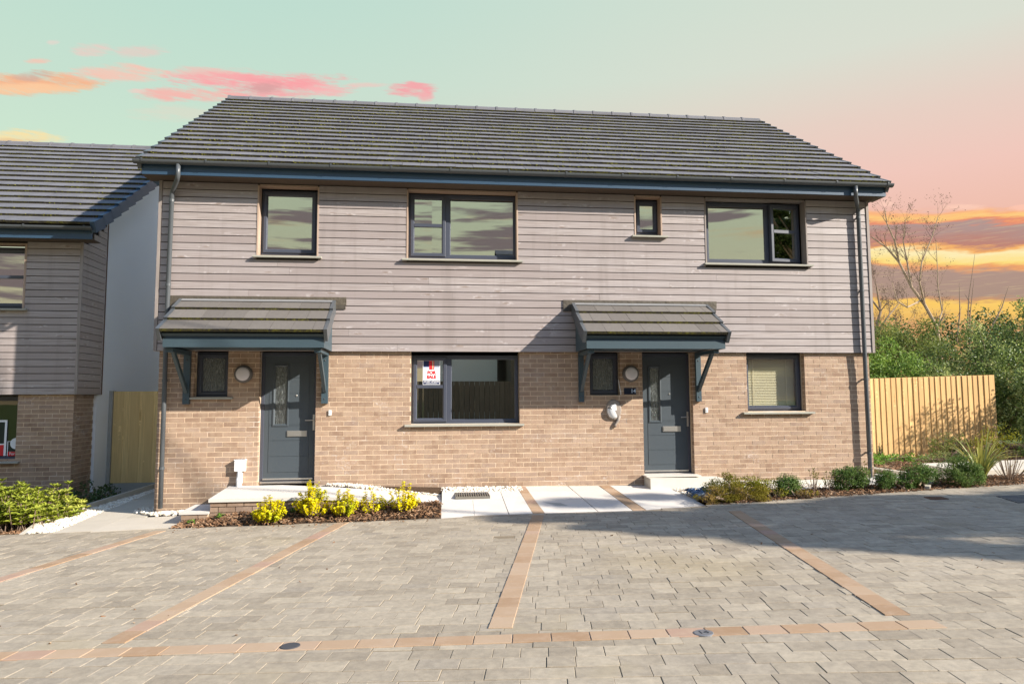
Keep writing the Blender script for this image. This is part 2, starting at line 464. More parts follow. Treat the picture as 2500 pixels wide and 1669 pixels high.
# ------------------------------------------------------------------ geometry helper
class MB:
    def __init__(s):
        s.v, s.f, s.mi = [], [], []

    def add(s, vs, fs, mi=0):
        o = len(s.v)
        s.v.extend([tuple(v) for v in vs])
        s.f.extend([tuple(i + o for i in f) for f in fs])
        s.mi.extend([mi] * len(fs))
        return s

    def box(s, x0, x1, y0, y1, z0, z1, mi=0):
        v = [(x0, y0, z0), (x1, y0, z0), (x1, y1, z0), (x0, y1, z0), (x0, y0, z1), (x1, y0, z1), (x1, y1, z1), (x0, y1, z1)]
        return s.add(v, [(0, 3, 2, 1), (4, 5, 6, 7), (0, 1, 5, 4), (1, 2, 6, 5), (2, 3, 7, 6), (3, 0, 4, 7)], mi)

    def hexa(s, v, mi=0):
        """v: bottom four then top four, counter clockwise"""
        return s.add(v, [(0, 3, 2, 1), (4, 5, 6, 7), (0, 1, 5, 4), (1, 2, 6, 5), (2, 3, 7, 6), (3, 0, 4, 7)], mi)

    def cbox(s, x0, x1, y0, y1, z0, z1, c, mi=0):
        """box whose top edges are chamfered by c"""
        v = [(x0, y0, z0), (x1, y0, z0), (x1, y1, z0), (x0, y1, z0), (x0, y0, z1 - c), (x1, y0, z1 - c), (x1, y1, z1 - c), (x0, y1, z1 - c),
             (x0 + c, y0 + c, z1), (x1 - c, y0 + c, z1), (x1 - c, y1 - c, z1), (x0 + c, y1 - c, z1)]
        return s.add(v, [(0, 1, 5, 4), (1, 2, 6, 5), (2, 3, 7, 6), (3, 0, 4, 7), (4, 5, 9, 8), (5, 6, 10, 9), (6, 7, 11, 10), (7, 4, 8, 11), (8, 9, 10, 11)], mi)

    def ring(s, x0, x1, z0, z1, prof, mi=0):
        """mitred frame in the XZ plane; prof = [(inset, y), ...] open profile from outside back to inside back"""
        n = len(prof)
        vs = []
        for d, y in prof:
            vs += [(x0 + d, y, z0 + d), (x1 - d, y, z0 + d), (x1 - d, y, z1 - d), (x0 + d, y, z1 - d)]
        fs = []
        for j in range(n - 1):
            for k in range(4):
                a, b = j * 4 + k, j * 4 + (k + 1) % 4
                fs.append((a, b, b + 4, a + 4))
        return s.add(vs, fs, mi)

    def tube(s, pts, rad, n=6, mi=0, cap=True):
        pts = [Vector(p) for p in pts]
        rads = rad if isinstance(rad, (list, tuple)) else [rad] * len(pts)
        vs, fs = [], []
        up = Vector((0.13, 0.21, 1)).normalized()
        prev = None
        for i, p in enumerate(pts):
            d = (pts[min(i + 1, len(pts) - 1)] - pts[max(i - 1, 0)])
            if d.length < 1e-9:
                d = Vector((0, 0, 1))
            d.normalize()
            if prev is None:
                a = d.cross(up)
                if a.length < .05:
                    a = d.cross(Vector((1, 0, 0)))
            else:
                a = prev - d * prev.dot(d)
                if a.length < 1e-4:
                    a = d.cross(up)
            a.normalize()
            prev = a
            b = d.cross(a)
            for k in range(n):
                an = 2 * math.pi * k / n
                vs.append(p + (a * math.cos(an) + b * math.sin(an)) * rads[i])
        for i in range(len(pts) - 1):
            for k in range(n):
                fs.append((i * n + k, i * n + (k + 1) % n, (i + 1) * n + (k + 1) % n, (i + 1) * n + k))
        if cap:
            fs.append(tuple(range(n))[::-1])
            fs.append(tuple((len(pts) - 1) * n + k for k in range(n)))
        return s.add(vs, fs, mi)

    def lathe_y(s, cx, cz, prof, n=28, mi=0, sx=1, sz=1):
        """surface round an axis along Y; prof = [(radius, y), ...]"""
        vs, fs = [], []
        for r, y in prof:
            for k in range(n):
                a = 2 * math.pi * k / n
                vs.append((cx + r * sx * math.cos(a), y, cz + r * sz * math.sin(a)))
        for j in range(len(prof) - 1):
            for k in range(n):
                a, b = j * n + k, j * n + (k + 1) % n
                fs.append((a, b, b + n, a + n))
        fs.append(tuple(range((len(prof) - 1) * n, len(prof) * n)))
        return s.add(vs, fs, mi)

    def poly(s, pts, mi=0):
        return s.add(pts, [tuple(range(len(pts)))], mi)

    def build(s, name, mat, parent=None, smooth=False, kind=None, label=None):
        me = bpy.data.meshes.new(name)
        me.from_pydata(s.v, [], s.f)
        for q in (mat if isinstance(mat, (list, tuple)) else [mat]):
            me.materials.append(M[q])
        if any(s.mi):
            me.polygons.foreach_set('material_index', s.mi)
        if smooth:
            me.polygons.foreach_set('use_smooth', [True] * len(s.f))
        me.update()
        return link(me, name, parent, kind=kind, label=label)


def link(me, name, parent=None, loc=None, kind=None, label=None):
    o = bpy.data.objects.new(name, me)
    COL.objects.link(o)
    if parent is not None:
        o.parent = parent
        base = WL[parent.name]
        o.location = -base if loc is None else Vector(loc) - base
        WL[o.name] = (base + o.location)
    else:
        if loc is not None:
            o.location = loc
        WL[o.name] = o.location.copy()
    if kind:
        o['kind'] = kind
    if label:
        o['label'] = label
    return o


WL = {}   # world location of everything that parents something


def tag(o, label, cat, group=None):
    o['label'] = label
    o['category'] = cat
    if group:
        o['group'] = group
    return o


def thing(name, loc, label, cat, group=None):
    o = bpy.data.objects.new(name, None)
    COL.objects.link(o)
    o.location = loc
    o.empty_display_size = .2
    WL[o.name] = Vector(loc)
    return tag(o, label, cat, group)


def struct(o):
    o['kind'] = 'structure'
    return o


def gz(x, y):
    return -.12 + .029 * x - .0194 * y


# shared meshes -------------------------------------------------------
def shared(name, mb, mat):
    me = bpy.data.meshes.new(name)
    me.from_pydata(mb.v, [], mb.f)
    for q in (mat if isinstance(mat, (list, tuple)) else [mat]):
        me.materials.append(M[q])
    if any(mb.mi):
        me.polygons.foreach_set('material_index', mb.mi)
    me.update()
    return me


def piece(me, name, parent, loc, scale=(1, 1, 1), rot=(0, 0, 0)):
    o = link(me, name, parent, loc)
    o.scale = scale
    o.rotation_euler = rot
    return o


def join_pieces(name, parent, me, items, mats, kind='stuff'):
    """many scaled / rotated copies of one small mesh as one object"""
    nv = len(me.vertices)
    co = np.empty(nv * 3)
    me.vertices.foreach_get('co', co)
    co = co.reshape(-1, 3)
    fs = [tuple(p.vertices) for p in me.polygons]
    mi = [p.material_index for p in me.polygons]
    V, F, I = [], [], []
    for k, (loc, sc, rot) in enumerate(items):
        c = co * np.array(sc)
        if any(rot):
            c = c @ np.array(Matrix.Rotation(0, 3, 'X') if 0 else (bpy_euler(rot))).T
        V.append(c + np.array(loc))
        o = k * nv
        F.extend([tuple(i + o for i in f) for f in fs])
        I.extend(mi)
    if not V:
        return None
    me2 = bpy.data.meshes.new(name)
    me2.from_pydata(np.concatenate(V).tolist(), [], F)
    for q in mats:
        me2.materials.append(M[q])
    if any(I):
        me2.polygons.foreach_set('material_index', I)
    me2.update()
    return link(me2, name, parent, kind=kind)


def bpy_euler(rot):
    from mathutils import Euler
    return Euler(rot).to_matrix()


def wall_grid(mb, x0, x1, z0, z1, holes, y0, y1, mi=0):
    """wall slab between y0 (front) and y1 (back) with rectangular holes"""
    xs = sorted({x0, x1, *[h for q in holes for h in q[:2] if x0 < h < x1]})
    zs = sorted({z0, z1, *[h for q in holes for h in q[2:] if z0 < h < z1]})

    def solid(i, j):
        if i < 0 or j < 0 or i >= len(xs) - 1 or j >= len(zs) - 1:
            return False
        cx, cz = (xs[i] + xs[i + 1]) / 2, (zs[j] + zs[j + 1]) / 2
        return not any(a < cx < b and c < cz < d for a, b, c, d in holes)
    for i in range(len(xs) - 1):
        for j in range(len(zs) - 1):
            if not solid(i, j):
                continue
            a, b, c, d = xs[i], xs[i + 1], zs[j], zs[j + 1]
            mb.poly([(a, y0, c), (b, y0, c), (b, y0, d), (a, y0, d)], mi)
            mb.poly([(b, y1, c), (a, y1, c), (a, y1, d), (b, y1, d)], mi)
            if not solid(i - 1, j):
                mb.poly([(a, y1, c), (a, y0, c), (a, y0, d), (a, y1, d)], mi)
            if not solid(i + 1, j):
                mb.poly([(b, y0, c), (b, y1, c), (b, y1, d), (b, y0, d)], mi)
            if not solid(i, j - 1):
                mb.poly([(a, y1, c), (b, y1, c), (b, y0, c), (a, y0, c)], mi)
            if not solid(i, j + 1):
                mb.poly([(a, y0, d), (b, y0, d), (b, y1, d), (a, y1, d)], mi)
    return mb


def text_mesh(body, size, thick, mat, name, parent, loc, rot, bold=0.0, align='CENTER'):
    cu = bpy.data.curves.new(name + '_curve', 'FONT')
    cu.body = body
    cu.size = size
    cu.extrude = thick
    cu.offset = bold
    cu.align_x = align
    cu.align_y = 'CENTER'
    tmp = bpy.data.objects.new('tmp', cu)
    COL.objects.link(tmp)
    dg = bpy.context.evaluated_depsgraph_get()
    dg.update()
    me = bpy.data.meshes.new_from_object(tmp.evaluated_get(dg))
    bpy.data.objects.remove(tmp)
    me.name = name
    me.materials.clear()
    me.materials.append(M[mat])
    o = link(me, name, parent, loc)
    o.rotation_euler = rot
    return o


# =====================================================================
# GROUND
# =====================================================================
def ground():
    mb = MB()
    xs = [-400, -150, -60, -30, -18, -13, -9, -6, -3, 0, 3, 6, 9, 13, 18, 30, 60, 150, 400]
    ys = [-400, -150, -60, -30, -20, -14, -10, -6, -3, 0, 3, 6, 10, 14, 20, 30, 60, 150, 400]
    for y in ys:
        for x in xs:
            k = max(0, 1 - max(abs(x) - 18, abs(y) - 18, 0) / 60)
            mb.v.append((x, y, (gz(x, y) + .12) * k - .12 - .25))
    n = len(xs)
    for j in range(len(ys) - 1):
        for i in range(n - 1):
            mb.f.append((j * n + i, j * n + i + 1, (j + 1) * n + i + 1, (j + 1) * n + i))
            mb.mi.append(0)
    struct(mb.build('ground', 'grass'))


ground()

# driveway ------------------------------------------------------------
TH = R(-9.2)
E1 = Vector((math.cos(TH), math.sin(TH), 0))
E2 = Vector((-math.sin(TH), math.cos(TH), 0))
BACK = [(-14, -.75), (-6.9, -1.10), (-2.5, -1.58), (.2, -1.80), (1.5, -2.02), (2.4, -1.92), (3.9, -1.72), (5.05, -1.63), (6.34, -1.52), (7.55, -1.47), (14, -1.1)]


def back_edge(x):
    for (a, b), (c, d) in zip(BACK, BACK[1:]):
        if a <= x <= c:
            return b + (d - b) * (x - a) / (c - a)
    return -1.1


dm = MB()
for (a, b), (c, d) in zip(BACK, BACK[1:]):
    for y0, y1 in ((-19, -10.5), (-10.5, None)):
        p = [(a, y0), (c, y0), (c, (d + .12) if y1 is None else y1), (a, (b + .12) if y1 is None else y1)]
        dm.poly([(x, y, gz(x, y) - .0042) for x, y in p])
drive = struct(dm.build('driveway', 'sand'))
slope_rot = Vector((-.029, .0194, 1)).normalized()
QG = Vector((0, 0, 1)).rotation_difference(slope_rot)
QP = QG @ Quaternion((0, 0, 1), TH)
EU = tuple(QP.to_euler())
ub = MB().cbox(-.5, .5, -.5, .5, -1, 0, .0)


def paver_mesh(name, lx, ly, mat, c=.002, h=.05):
    return shared(name, MB().cbox(-lx / 2, lx / 2, -ly / 2, ly / 2, -h, 0, c), mat)


P_long = paver_mesh('paver_long', .2372, .1530, 'paver')
P_sq = paver_mesh('paver_square', .1572, .1530, 'paver')
P_or = paver_mesh('border_paver', .2310, .1545, 'orange')

# orange bay lines: list of (start, end, drop)
LN = [((-9.0, -5.72), (1.72, -7.05)), ((-5.25, -3.97), (-4.76, -1.45)), ((-3.32, -6.33), (-2.44, -1.62)), ((-.86, -6.60), (.12, -1.86)), ((1.66, -6.93), (2.60, -2.33)), ((-7.62, -5.85), (-5.25, -3.97))][:5]
LN[1] = ((-5.62, -5.98), (-4.76, -1.45))


def line_dist(x, y):
    best = 9
    for (ax, ay), (bx, by) in LN:
        dx, dy = bx - ax, by - ay
        L = dx * dx + dy * dy
        tt = max(0, min(1, ((x - ax) * dx + (y - ay) * dy) / L))
        best = min(best, math.hypot(x - ax - tt * dx, y - ay - tt * dy))
    return best


CAMP = Vector((-1.289, -11.108, 1.45))


def in_view(x, y, z, mrg=60):
    q = Vector((x, y, z)) - CAMP
    c = [sum(AX[i][k] * q[i] for i in range(3)) for k in range(3)]
    if c[2] < .3:
        return None
    u, v = 1250 + 1700 * c[0] / c[2], 834.5 + 1700 * c[1] / c[2]
    if -mrg < u < 2500 + mrg and -mrg < v < 1669 + mrg:
        return c[2]
    return None


pav = []
y = -9.5
row = 0
while y < 3.5:
    x = -15 + rng.uniform(0, .24)
    while x < 14:
        lg = rng.random() < .62
        w = .24 if lg else .16
        p = E1 * (x + w / 2) + E2 * (y + .08)
        x += w
        if p.y > back_edge(p.x) + .10 or p.y < -10.4 or abs(p.x) > 11.5:
            continue
        if p.x < -9.4:
            continue
        z = gz(p.x, p.y)
        d = in_view(p.x, p.y, z, 260)
        if d is None and (p.y < -9.4 or abs(p.x) > 10.5):
            continue
        if False:
            continue
        pav.append((d is not None and in_view(p.x, p.y, z, 0) or 99, p, z, lg))
    y += .16
    row += 1
pav.sort(key=lambda q: q[0])
restL, restS = [], []
for k, (d, p, z, lg) in enumerate(pav):
    rot = (EU[0] + rng.normal(0, .0025), EU[1] + rng.normal(0, .0025), EU[2] + rng.normal(0, .005))
    loc = (p.x + rng.normal(0, .0012), p.y + rng.normal(0, .0012), z + rng.normal(0, .0012))
    if k < 300:
        piece(P_long if lg else P_sq, 'paver', drive, loc, rot=rot)
    else:
        (restL if lg else restS).append((loc, (1, 1, 1), rot))
o = join_pieces('pavers', drive, P_long, restL, ['paver'])
o = join_pieces('small_pavers', drive, P_sq, restS, ['paver'])
for li, ((ax, ay), (bx, by)) in enumerate(LN):
    d = Vector((bx - ax, by - ay, 0))
    L = d.length
    d.normalize()
    an = math.atan2(d.y, d.x)
    q = tuple((QG @ Quaternion((0, 0, 1), an)).to_euler())
    s = .08 if li == 0 else .20
    while s < L:
        px, py = ax + d.x * s, ay + d.y * s
        if py < back_edge(px) + .05:
            piece(P_or, 'border_paver', drive, (px, py, gz(px, py) + .0045 + (.002 if li else 0)), rot=(q[0], q[1], q[2] + rng.normal(0, .006)))
        s += .2375

# bay number discs
for dx, dy, lab, num in ((-2.14, -6.58, 'dark round bay marker set in the orange block line nearest the left bay line', None), (.36, -6.912, 'grey round steel bay marker numbered 14 in the orange block line', '14')):
    b = thing('bay_marker', (dx, dy, gz(dx, dy) + .0065), lab, 'marker')
    mb = MB()
    n = 24
    rr = [(.060, -.01), (.060, .001), (.056, .003)]
    for r_, z_ in rr:
        for k in range(n):
            a = 2 * math.pi * k / n
            mb.v.append((r_ * math.cos(a), r_ * math.sin(a), z_))
    for j in range(2):
        for k in range(n):
            mb.f.append((j * n + k, j * n + (k + 1) % n, (j + 1) * n + (k + 1) % n, (j + 1) * n + k))
            mb.mi.append(0)
    mb.f.append(tuple(range(2 * n, 3 * n)))
    mb.mi.append(0)
    me = shared('disc', mb, 'disc' if num else 'iron')
    o = piece(me, 'disc', b, tuple(b.location), rot=tuple(QG.to_euler()))
    if num:
        text_mesh(num, .07, .001, 'iron', 'number', b, (dx, dy, b.location.z + .0045), tuple(QG.to_euler()))


# pale slabs between drive and the wall ---------------------------------
def sz(x, y):
    """paved approach to the wall"""
    f = (y + 1.72) / 1.72
    return -.105 + .026 * max(min(x, 2), -2) * (1 - f) + f * .155 + (.02 - .01 * x) * f


approach = struct(MB().poly([(-1.16, -1.70, sz(-1.16, -1.70) - .03), (1.65, -2.02, sz(1.65, -2) - .03), (2.6, -1.85, sz(2.6, -1.85) - .03), (2.5, .02, sz(2.5, 0) - .03), (-1.13, .02, sz(-1.13, 0) - .03)]).build('footpath', 'concrete'))


def slab(parent, quad, zf, mat='paving', th=.05, name='paving_slab', gap=.004, lift=0.0):
    cx = sum(p[0] for p in quad) / 4
    cy = sum(p[1] for p in quad) / 4
    q = []
    for x, y in quad:
        d = Vector((cx - x, cy - y))
        d.normalize()
        q.append((x + d.x * gap, y + d.y * gap))
    v = [(x, y, zf(x, y) - th) for x, y in q] + [(x, y, zf(x, y) + lift) for x, y in q]
    return MB().hexa(v).build(name, mat, parent)


be = lambda x: back_edge(x) + .03
for q in [[(-1.16, be(-1.16)), (-.705, be(-.7)), (-.68, -.76), (-1.13, -.76)], [(-.705, be(-.7)), (-.245, be(-.24)), (-.235, -.76), (-.68, -.76)],
          [(-1.13, -.75), (-.235, -.75), (-.225, -.27), (-1.12, -.23)], [(-.235, be(-.23)), (.085, be(.09)), (.065, -.29), (-.225, -.29)],
          [(.25, be(.25)), (.975, be(.98)), (.90, -.36), (.20, -.33)], [(.20, -.325), (.90, -.355), (.88, .0), (.17, .0)], [(.985, be(.98)), (1.445, be(1.44)), (1.40, -.3), (.91, -.36)],
          [(.91, -.35), (1.40, -.295), (1.385, .0), (.89, .0)], [(1.635, be(1.63)), (2.53, -1.86), (2.52, -.82), (1.60, -.82)], [(1.60, -.81), (2.52, -.81), (2.42, -.02), (1.57, -.0)]]:
    slab(approach, q, sz)
for x0, x1, x2, x3 in ((.085, .245, .065, .20), (1.45, 1.625, 1.40, 1.565)):
    n = 8
    for k in range(n):
        a, b = k / n, (k + 1) / n
        ya, yb = be(x0) + (-.02 - be(x0)) * a, be(x0) + (-.02 - be(x0)) * b
        L = lambda p, q_, f: p + (q_ - p) * f
        slab(approach, [(L(x0, x2, a), ya), (L(x1, x3, a), ya), (L(x1, x3, b), yb), (L(x0, x2, b), yb)], sz, 'orange', .05, 'border_paver', .003, .002)

# drain in the slabs
dr = thing('drain_grate', (-.66, -.55, sz(-.66, -.55)), 'slotted metal drain grate set in the pale paving beside the gravel', 'drain')
mb = MB()
z = sz(-.66, -.5) + .006
mb.box(-.93, -.42, -.74, -.725, z - .03, z + .004).box(-.93, -.42, -.385, -.37, z - .03, z + .016).box(-.93, -.917, -.725, -.385, z - .03, z + .01).box(-.433, -.42, -.725, -.385, z - .03, z + .01)
mb.build('frame', 'grate', dr)
gm = shared('grate_bar', MB().box(-.008, .008, -.17, .17, -.012, .004), 'grate')
for k in range(14):
    piece(gm, 'bar', dr, (-.90 + k * .0345, -.555, z + .006), rot=(R(4), 0, 0))
MB().box(-.917, -.433, -.725, -.385, z - .005, z - .002).build('pit_shade', 'dpc', dr)  # flat black sheet standing in for the shade down the drain

# covers on the right of the drive
for q, nm, lab, mt in (([(5.35, -2.38), (5.57, -2.42), (5.62, -2.22), (5.42, -2.14)], 'drain_cover', 'small rusty brown drain cover in the shaded block paving', 'rust'),
                       ([(6.05, -3.0), (6.75, -3.05), (6.85, -2.45), (6.28, -2.4)], 'manhole_cover', 'dark cast iron manhole cover at the right edge of the block paving', 'iron')):
    mb = MB().hexa([(x, y, gz(x, y) - .03) for x, y in q] + [(x, y, gz(x, y) + .008) for x, y in q])
    c = thing(nm, (q[0][0], q[0][1], gz(*q[0])), lab, 'drain cover' if nm == 'drain_cover' else 'manhole cover')
    mb.build('lid', mt, c)
    mb = MB()
    for k in range(5):
        f = (k + .5) / 5
        a = Vector(q[0]).lerp(Vector(q[3]), f)
        b_ = Vector(q[1]).lerp(Vector(q[2]), f)
        mb.tube([(a.x, a.y, gz(a.x, a.y) + .008), (b_.x, b_.y, gz(b_.x, b_.y) + .008)], .006, 4)
    mb.build('ribs', mt, c)

# =====================================================================
# HOUSES
# =====================================================================
UNIT = MB().box(0, 1, 0, 1, 0, 1)
BRICK = shared('brick', UNIT, 'brick')
PLANK = shared('plank', UNIT, 'timber')
YF_C, YF_B = .11, .14


def brickwork(parent, x0, x1, z0, z1, holes, y0, limit, zbed=1.195, xper=-5.22, wallname='brick_wall', depth=.25, name='brick'):
    """wall part with mortar slab and single bricks proud of it"""
    mb = MB()
    wall_grid(mb, x0 + .004, x1 - .004, z0, z1, [(a - .004, b + .004, c - .004, d + .004) for a, b, c, d in holes], y0 + .0032, y0 + depth)
    wall = mb.build(wallname, 'mortar', parent)
    items = []
    k0 = math.floor((z0 - zbed) / .075)
    k = k0
    while zbed + k * .075 < z1 - .012:
        zb, zt = max(zbed + k * .075 + .005, z0), min(zbed + k * .075 + .07, z1)
        xx = xper + (0 if k % 2 else .1125)
        xx -= math.ceil((xx - x0) / .225) * .225
        cuts = []
        while xx < x1:
            cuts.append((max(xx + .005, x0), min(xx + .22, x1)))
            xx += .225
        for a, b in cuts:
            segs = [(a, b)]
            for (ha, hb, hc, hd) in holes:
                if zb + .03 > hc and zt - .03 < hd:
                    ns = []
                    for (p, q) in segs:
                        if q <= ha or p >= hb:
                            ns.append((p, q))
                        else:
                            if p < ha:
                                ns.append((p, ha))
                            if q > hb:
                                ns.append((hb, q))
                    segs = ns
            for p, q in segs:
                if q - p > .03 and zt - zb > .015:
                    items.append((p, q, zb, zt))
        k += 1
    dist = lambda it: (Vector(((it[0] + it[1]) / 2, y0, (it[2] + it[3]) / 2)) - CAMP).length
    items.sort(key=dist)
    rest = []
    for i, (p, q, zb, zt) in enumerate(items):
        loc = (p, y0 + rng.uniform(-.0012, .0012), zb + rng.uniform(-.0012, .0012))
        sc = (q - p, .10, zt - zb)
        rot = (0, rng.normal(0, .0025), rng.normal(0, .004))
        if i < limit:
            piece(BRICK, name, wall, loc, sc, rot)
        else:
            rest.append((loc, sc, rot))
    join_pieces('bricks', wall, BRICK, rest, ['brick'])
    return wall


def boarding(parent, x0, x1, z0, z1, holes, y0, n, name='cladding', spread=4.2):
    """horizontal weatherboards: every board its own piece"""
    mb = MB()
    wall_grid(mb, x0 + .01, x1 - .01, z0 + .01, z1, [(a - .002, b + .002, c - .002, d + .002) for a, b, c, d in holes], y0 + .014, y0 + .06)
    wall = mb.build(name, 'backing', parent)
    p = (z1 - z0) / n
    for k in range(n):
        zb, zt = z0 + k * p, z0 + (k + 1) * p - .0125
        segs = [(x0, x1)]
        for (ha, hb, hc, hd) in holes:
            if zt - .02 > hc and zb + .02 < hd:
                ns = []
                for (a, b) in segs:
                    if b <= ha or a >= hb:
                        ns.append((a, b))
                    else:
                        if a < ha:
                            ns.append((a, ha))
                        if b > hb:
                            ns.append((hb, b))
                segs = ns
        for (a, b) in segs:
            cuts = [a]
            xx = a + rng.uniform(1.2, spread)
            while xx < b - .9:
                cuts.append(xx)
                xx += rng.uniform(2.4, spread)
            cuts.append(b)
            for i in range(len(cuts) - 1):
                piece(PLANK, 'plank', wall, (cuts[i] + (.0012 if i else 0), y0 + rng.uniform(-.0015, .0015), zb), (cuts[i + 1] - cuts[i] - .0012, .022, zt - zb), (R(-1.2), 0, 0))
    return wall


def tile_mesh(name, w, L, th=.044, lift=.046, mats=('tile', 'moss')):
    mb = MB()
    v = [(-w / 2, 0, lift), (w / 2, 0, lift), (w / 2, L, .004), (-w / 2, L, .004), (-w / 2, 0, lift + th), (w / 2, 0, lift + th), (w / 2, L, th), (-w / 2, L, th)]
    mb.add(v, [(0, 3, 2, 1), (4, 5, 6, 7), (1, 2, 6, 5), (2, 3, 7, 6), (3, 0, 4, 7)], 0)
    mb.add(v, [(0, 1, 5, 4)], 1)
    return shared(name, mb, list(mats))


TILE = tile_mesh('roof_tile', 1, .40)
PTILE = tile_mesh('porch_tile', 1, .40, mats=('ptile', 'moss'))


def pitched(parent, x0, x1, ye, ze, yr, zr, nc, tw, limit, caps=True, ridge=True, moss=0, me=None, rear=True, cap_t=.055, cap_m='gutter'):
    me = me or TILE
    th = math.atan2(zr - ze, yr - ye)
    Ls = math.hypot(zr - ze, yr - ye)
    g = Ls / nc
    c, s = math.cos(th), math.sin(th)
    P = lambda x, a, n_=0: (x, ye + a * c - n_ * s, ze + a * s + n_ * c)
    # deck
    mb = MB()
    mb.hexa([P(x0 + .02, .06, -.07), P(x1 - .02, .06, -.07), P(x1 - .02, Ls - .02, -.07), P(x0 + .02, Ls - .02, -.07), P(x0 + .02, .06, -.002), P(x1 - .02, .06, -.002), P(x1 - .02, Ls - .02, -.002), P(x0 + .02, Ls - .02, -.002)])
    if rear:
        B = lambda x, a, n_=0: (x, 2 * yr - (ye + a * c - n_ * s), ze + a * s + n_ * c)
        mb.hexa([B(x0, 0, -.07), B(x1, 0, -.07), B(x1, Ls - .02, -.07), B(x0, Ls - .02, -.07), B(x0, 0, .03), B(x1, 0, .03), B(x1, Ls, .03), B(x0, Ls, .03)])
    roof = mb.build('roof', 'tile', parent)
    its = []
    xa, xb = (x0 + (cap_t if caps else 0), x1 - (cap_t if caps else 0))
    for k in range(nc):
        xx = xa - (tw / 2 if k % 2 else 0)
        while xx < xb - .01:
            a, b = max(xx, xa), min(xx + tw, xb)
            if b - a > .03:
                its.append((a, b, k))
            xx += tw
    rest = []
    for i, (a, b, k) in enumerate(its):
        loc = P((a + b) / 2, k * g, rng.uniform(-.002, .002))
        sc = (b - a - .004, 1 if k < nc - 1 else g / .40 * .98, 1)
        rot = (th, rng.normal(0, .003), rng.normal(0, .003))
        if i < limit:
            piece(me, 'roof_tile', roof, loc, sc, rot)
        else:
            rest.append((loc, sc, rot))
    join_pieces('roof_tiles', roof, me, rest, ['tile', 'moss'])
    if caps:
        cm = shared('verge_cap', MB().hexa([(0, 0, -.10), (cap_t, 0, -.10), (cap_t, g + .02, -.14), (0, g + .02, -.14), (0, 0, .094), (cap_t, 0, .094), (cap_t, g + .03, .055), (0, g + .03, .055)]), cap_m)
        for k in range(nc):
            for x in (x0 - .002, x1 - cap_t + .002):
                piece(cm, 'verge_cap', roof, P(x, k * g - .004), rot=(th, 0, 0))
    if ridge:
        n = int((x1 - x0) / .44)
        w = (x1 - x0) / n
        mb = MB()
        prof = [(-.125, -.035), (-.10, .045), (-.05, .085), (0, .098), (.05, .085), (.10, .045), (.125, -.035)]
        for e in (0, 1):
            for yy, zz in prof:
                mb.v.append((e * (w - .006), yy, zz))
        for k in range(len(prof) - 1):
            mb.f.append((k, k + 1, k + 8, k + 7))
            mb.mi.append(0)
        mb.f += [tuple(range(7)), tuple(range(7, 14))[::-1]]
        mb.mi += [0, 0]
        # raised collar at the joint
        for e in (0, 1):
            for yy, zz in prof:
                mb.v.append((-.012 + e * .045, yy * 1.06, zz + .012))
        for k in range(len(prof) - 1):
            mb.f.append((14 + k, 15 + k, 22 + k, 21 + k))
            mb.mi.append(0)
        mb.f += [tuple(range(14, 21)), tuple(range(21, 28))[::-1]]
        mb.mi += [0, 0]
        rm = shared('ridge_tile', mb, 'tile')
        for k in range(n):
            piece(rm, 'ridge_tile', roof, (x0 + k * w, yr, zr + .0), rot=(0, 0, 0))
    if moss:
        mb = MB()
        for k in range(nc):
            dens = moss * (1.0 if 1 <= k <= nc * .65 else .35)
            for _ in range(int(dens * (x1 - x0))):
                x = rng.uniform(x0 + .1, x1 - .1)
                if t_noise(x * .5, k * .37) < .38:
                    continue
                r_ = rng.uniform(.005, .013)
                q = Vector(P(x, k * g + rng.uniform(-.008, .004), .062 + rng.uniform(0, .03)))
                o = [(r_ * 1.6, 0, 0), (-r_ * 1.6, 0, 0), (0, r_, 0), (0, -r_, 0), (0, 0, r_ * .8), (0, 0, -r_ * .8)]
                mb.add([q + Vector(v) for v in o], [(0, 2, 4), (2, 1, 4), (1, 3, 4), (3, 0, 4), (2, 0, 5), (1, 2, 5), (3, 1, 5), (0, 3, 5)])
        mb.build('moss', 'mossclump', roof, kind='stuff')
    return roof


def t_noise(x, y):
    return .5 + .25 * math.sin(x * 3.1 + 1.7 * math.sin(y * 2.3)) + .25 * math.sin(y * 4.7 + x * 1.9 + 1.1 * math.sin(x * 5.3))


def sash(win, x0, x1, z0, z1, yf, bar=None, pane='glass', name='sash', w=.062, proud=.012, panemat=True):
    s = MB().ring(x0, x1, z0, z1, [(0, yf + .05), (0, yf - proud), (.008, yf - proud - .006), (w - .016, yf - proud - .006), (w, yf - proud + .014), (w, yf + .05)])
    if bar is not None:
        zb = bar
        s.box(x0 + w - .004, x1 - w + .004, yf - proud - .003, yf + .045, zb - .026, zb + .026)
    s.build(name, 'frame', win)
    pz = [(z0, z1)] if bar is None else [(z0, bar - .02 + w - .05), (bar + .02 - w + .05, z1)]
    pz = [(z0 + w - .006, z1 - w + .006)] if bar is None else [(z0 + w - .006, bar - .02), (bar + .02, z1 - w + .006)]
    for a, b in pz:
        MB().box(x0 + w - .006, x1 - w + .006, yf + .012, yf + .018, a, b).build('pane', pane, win)


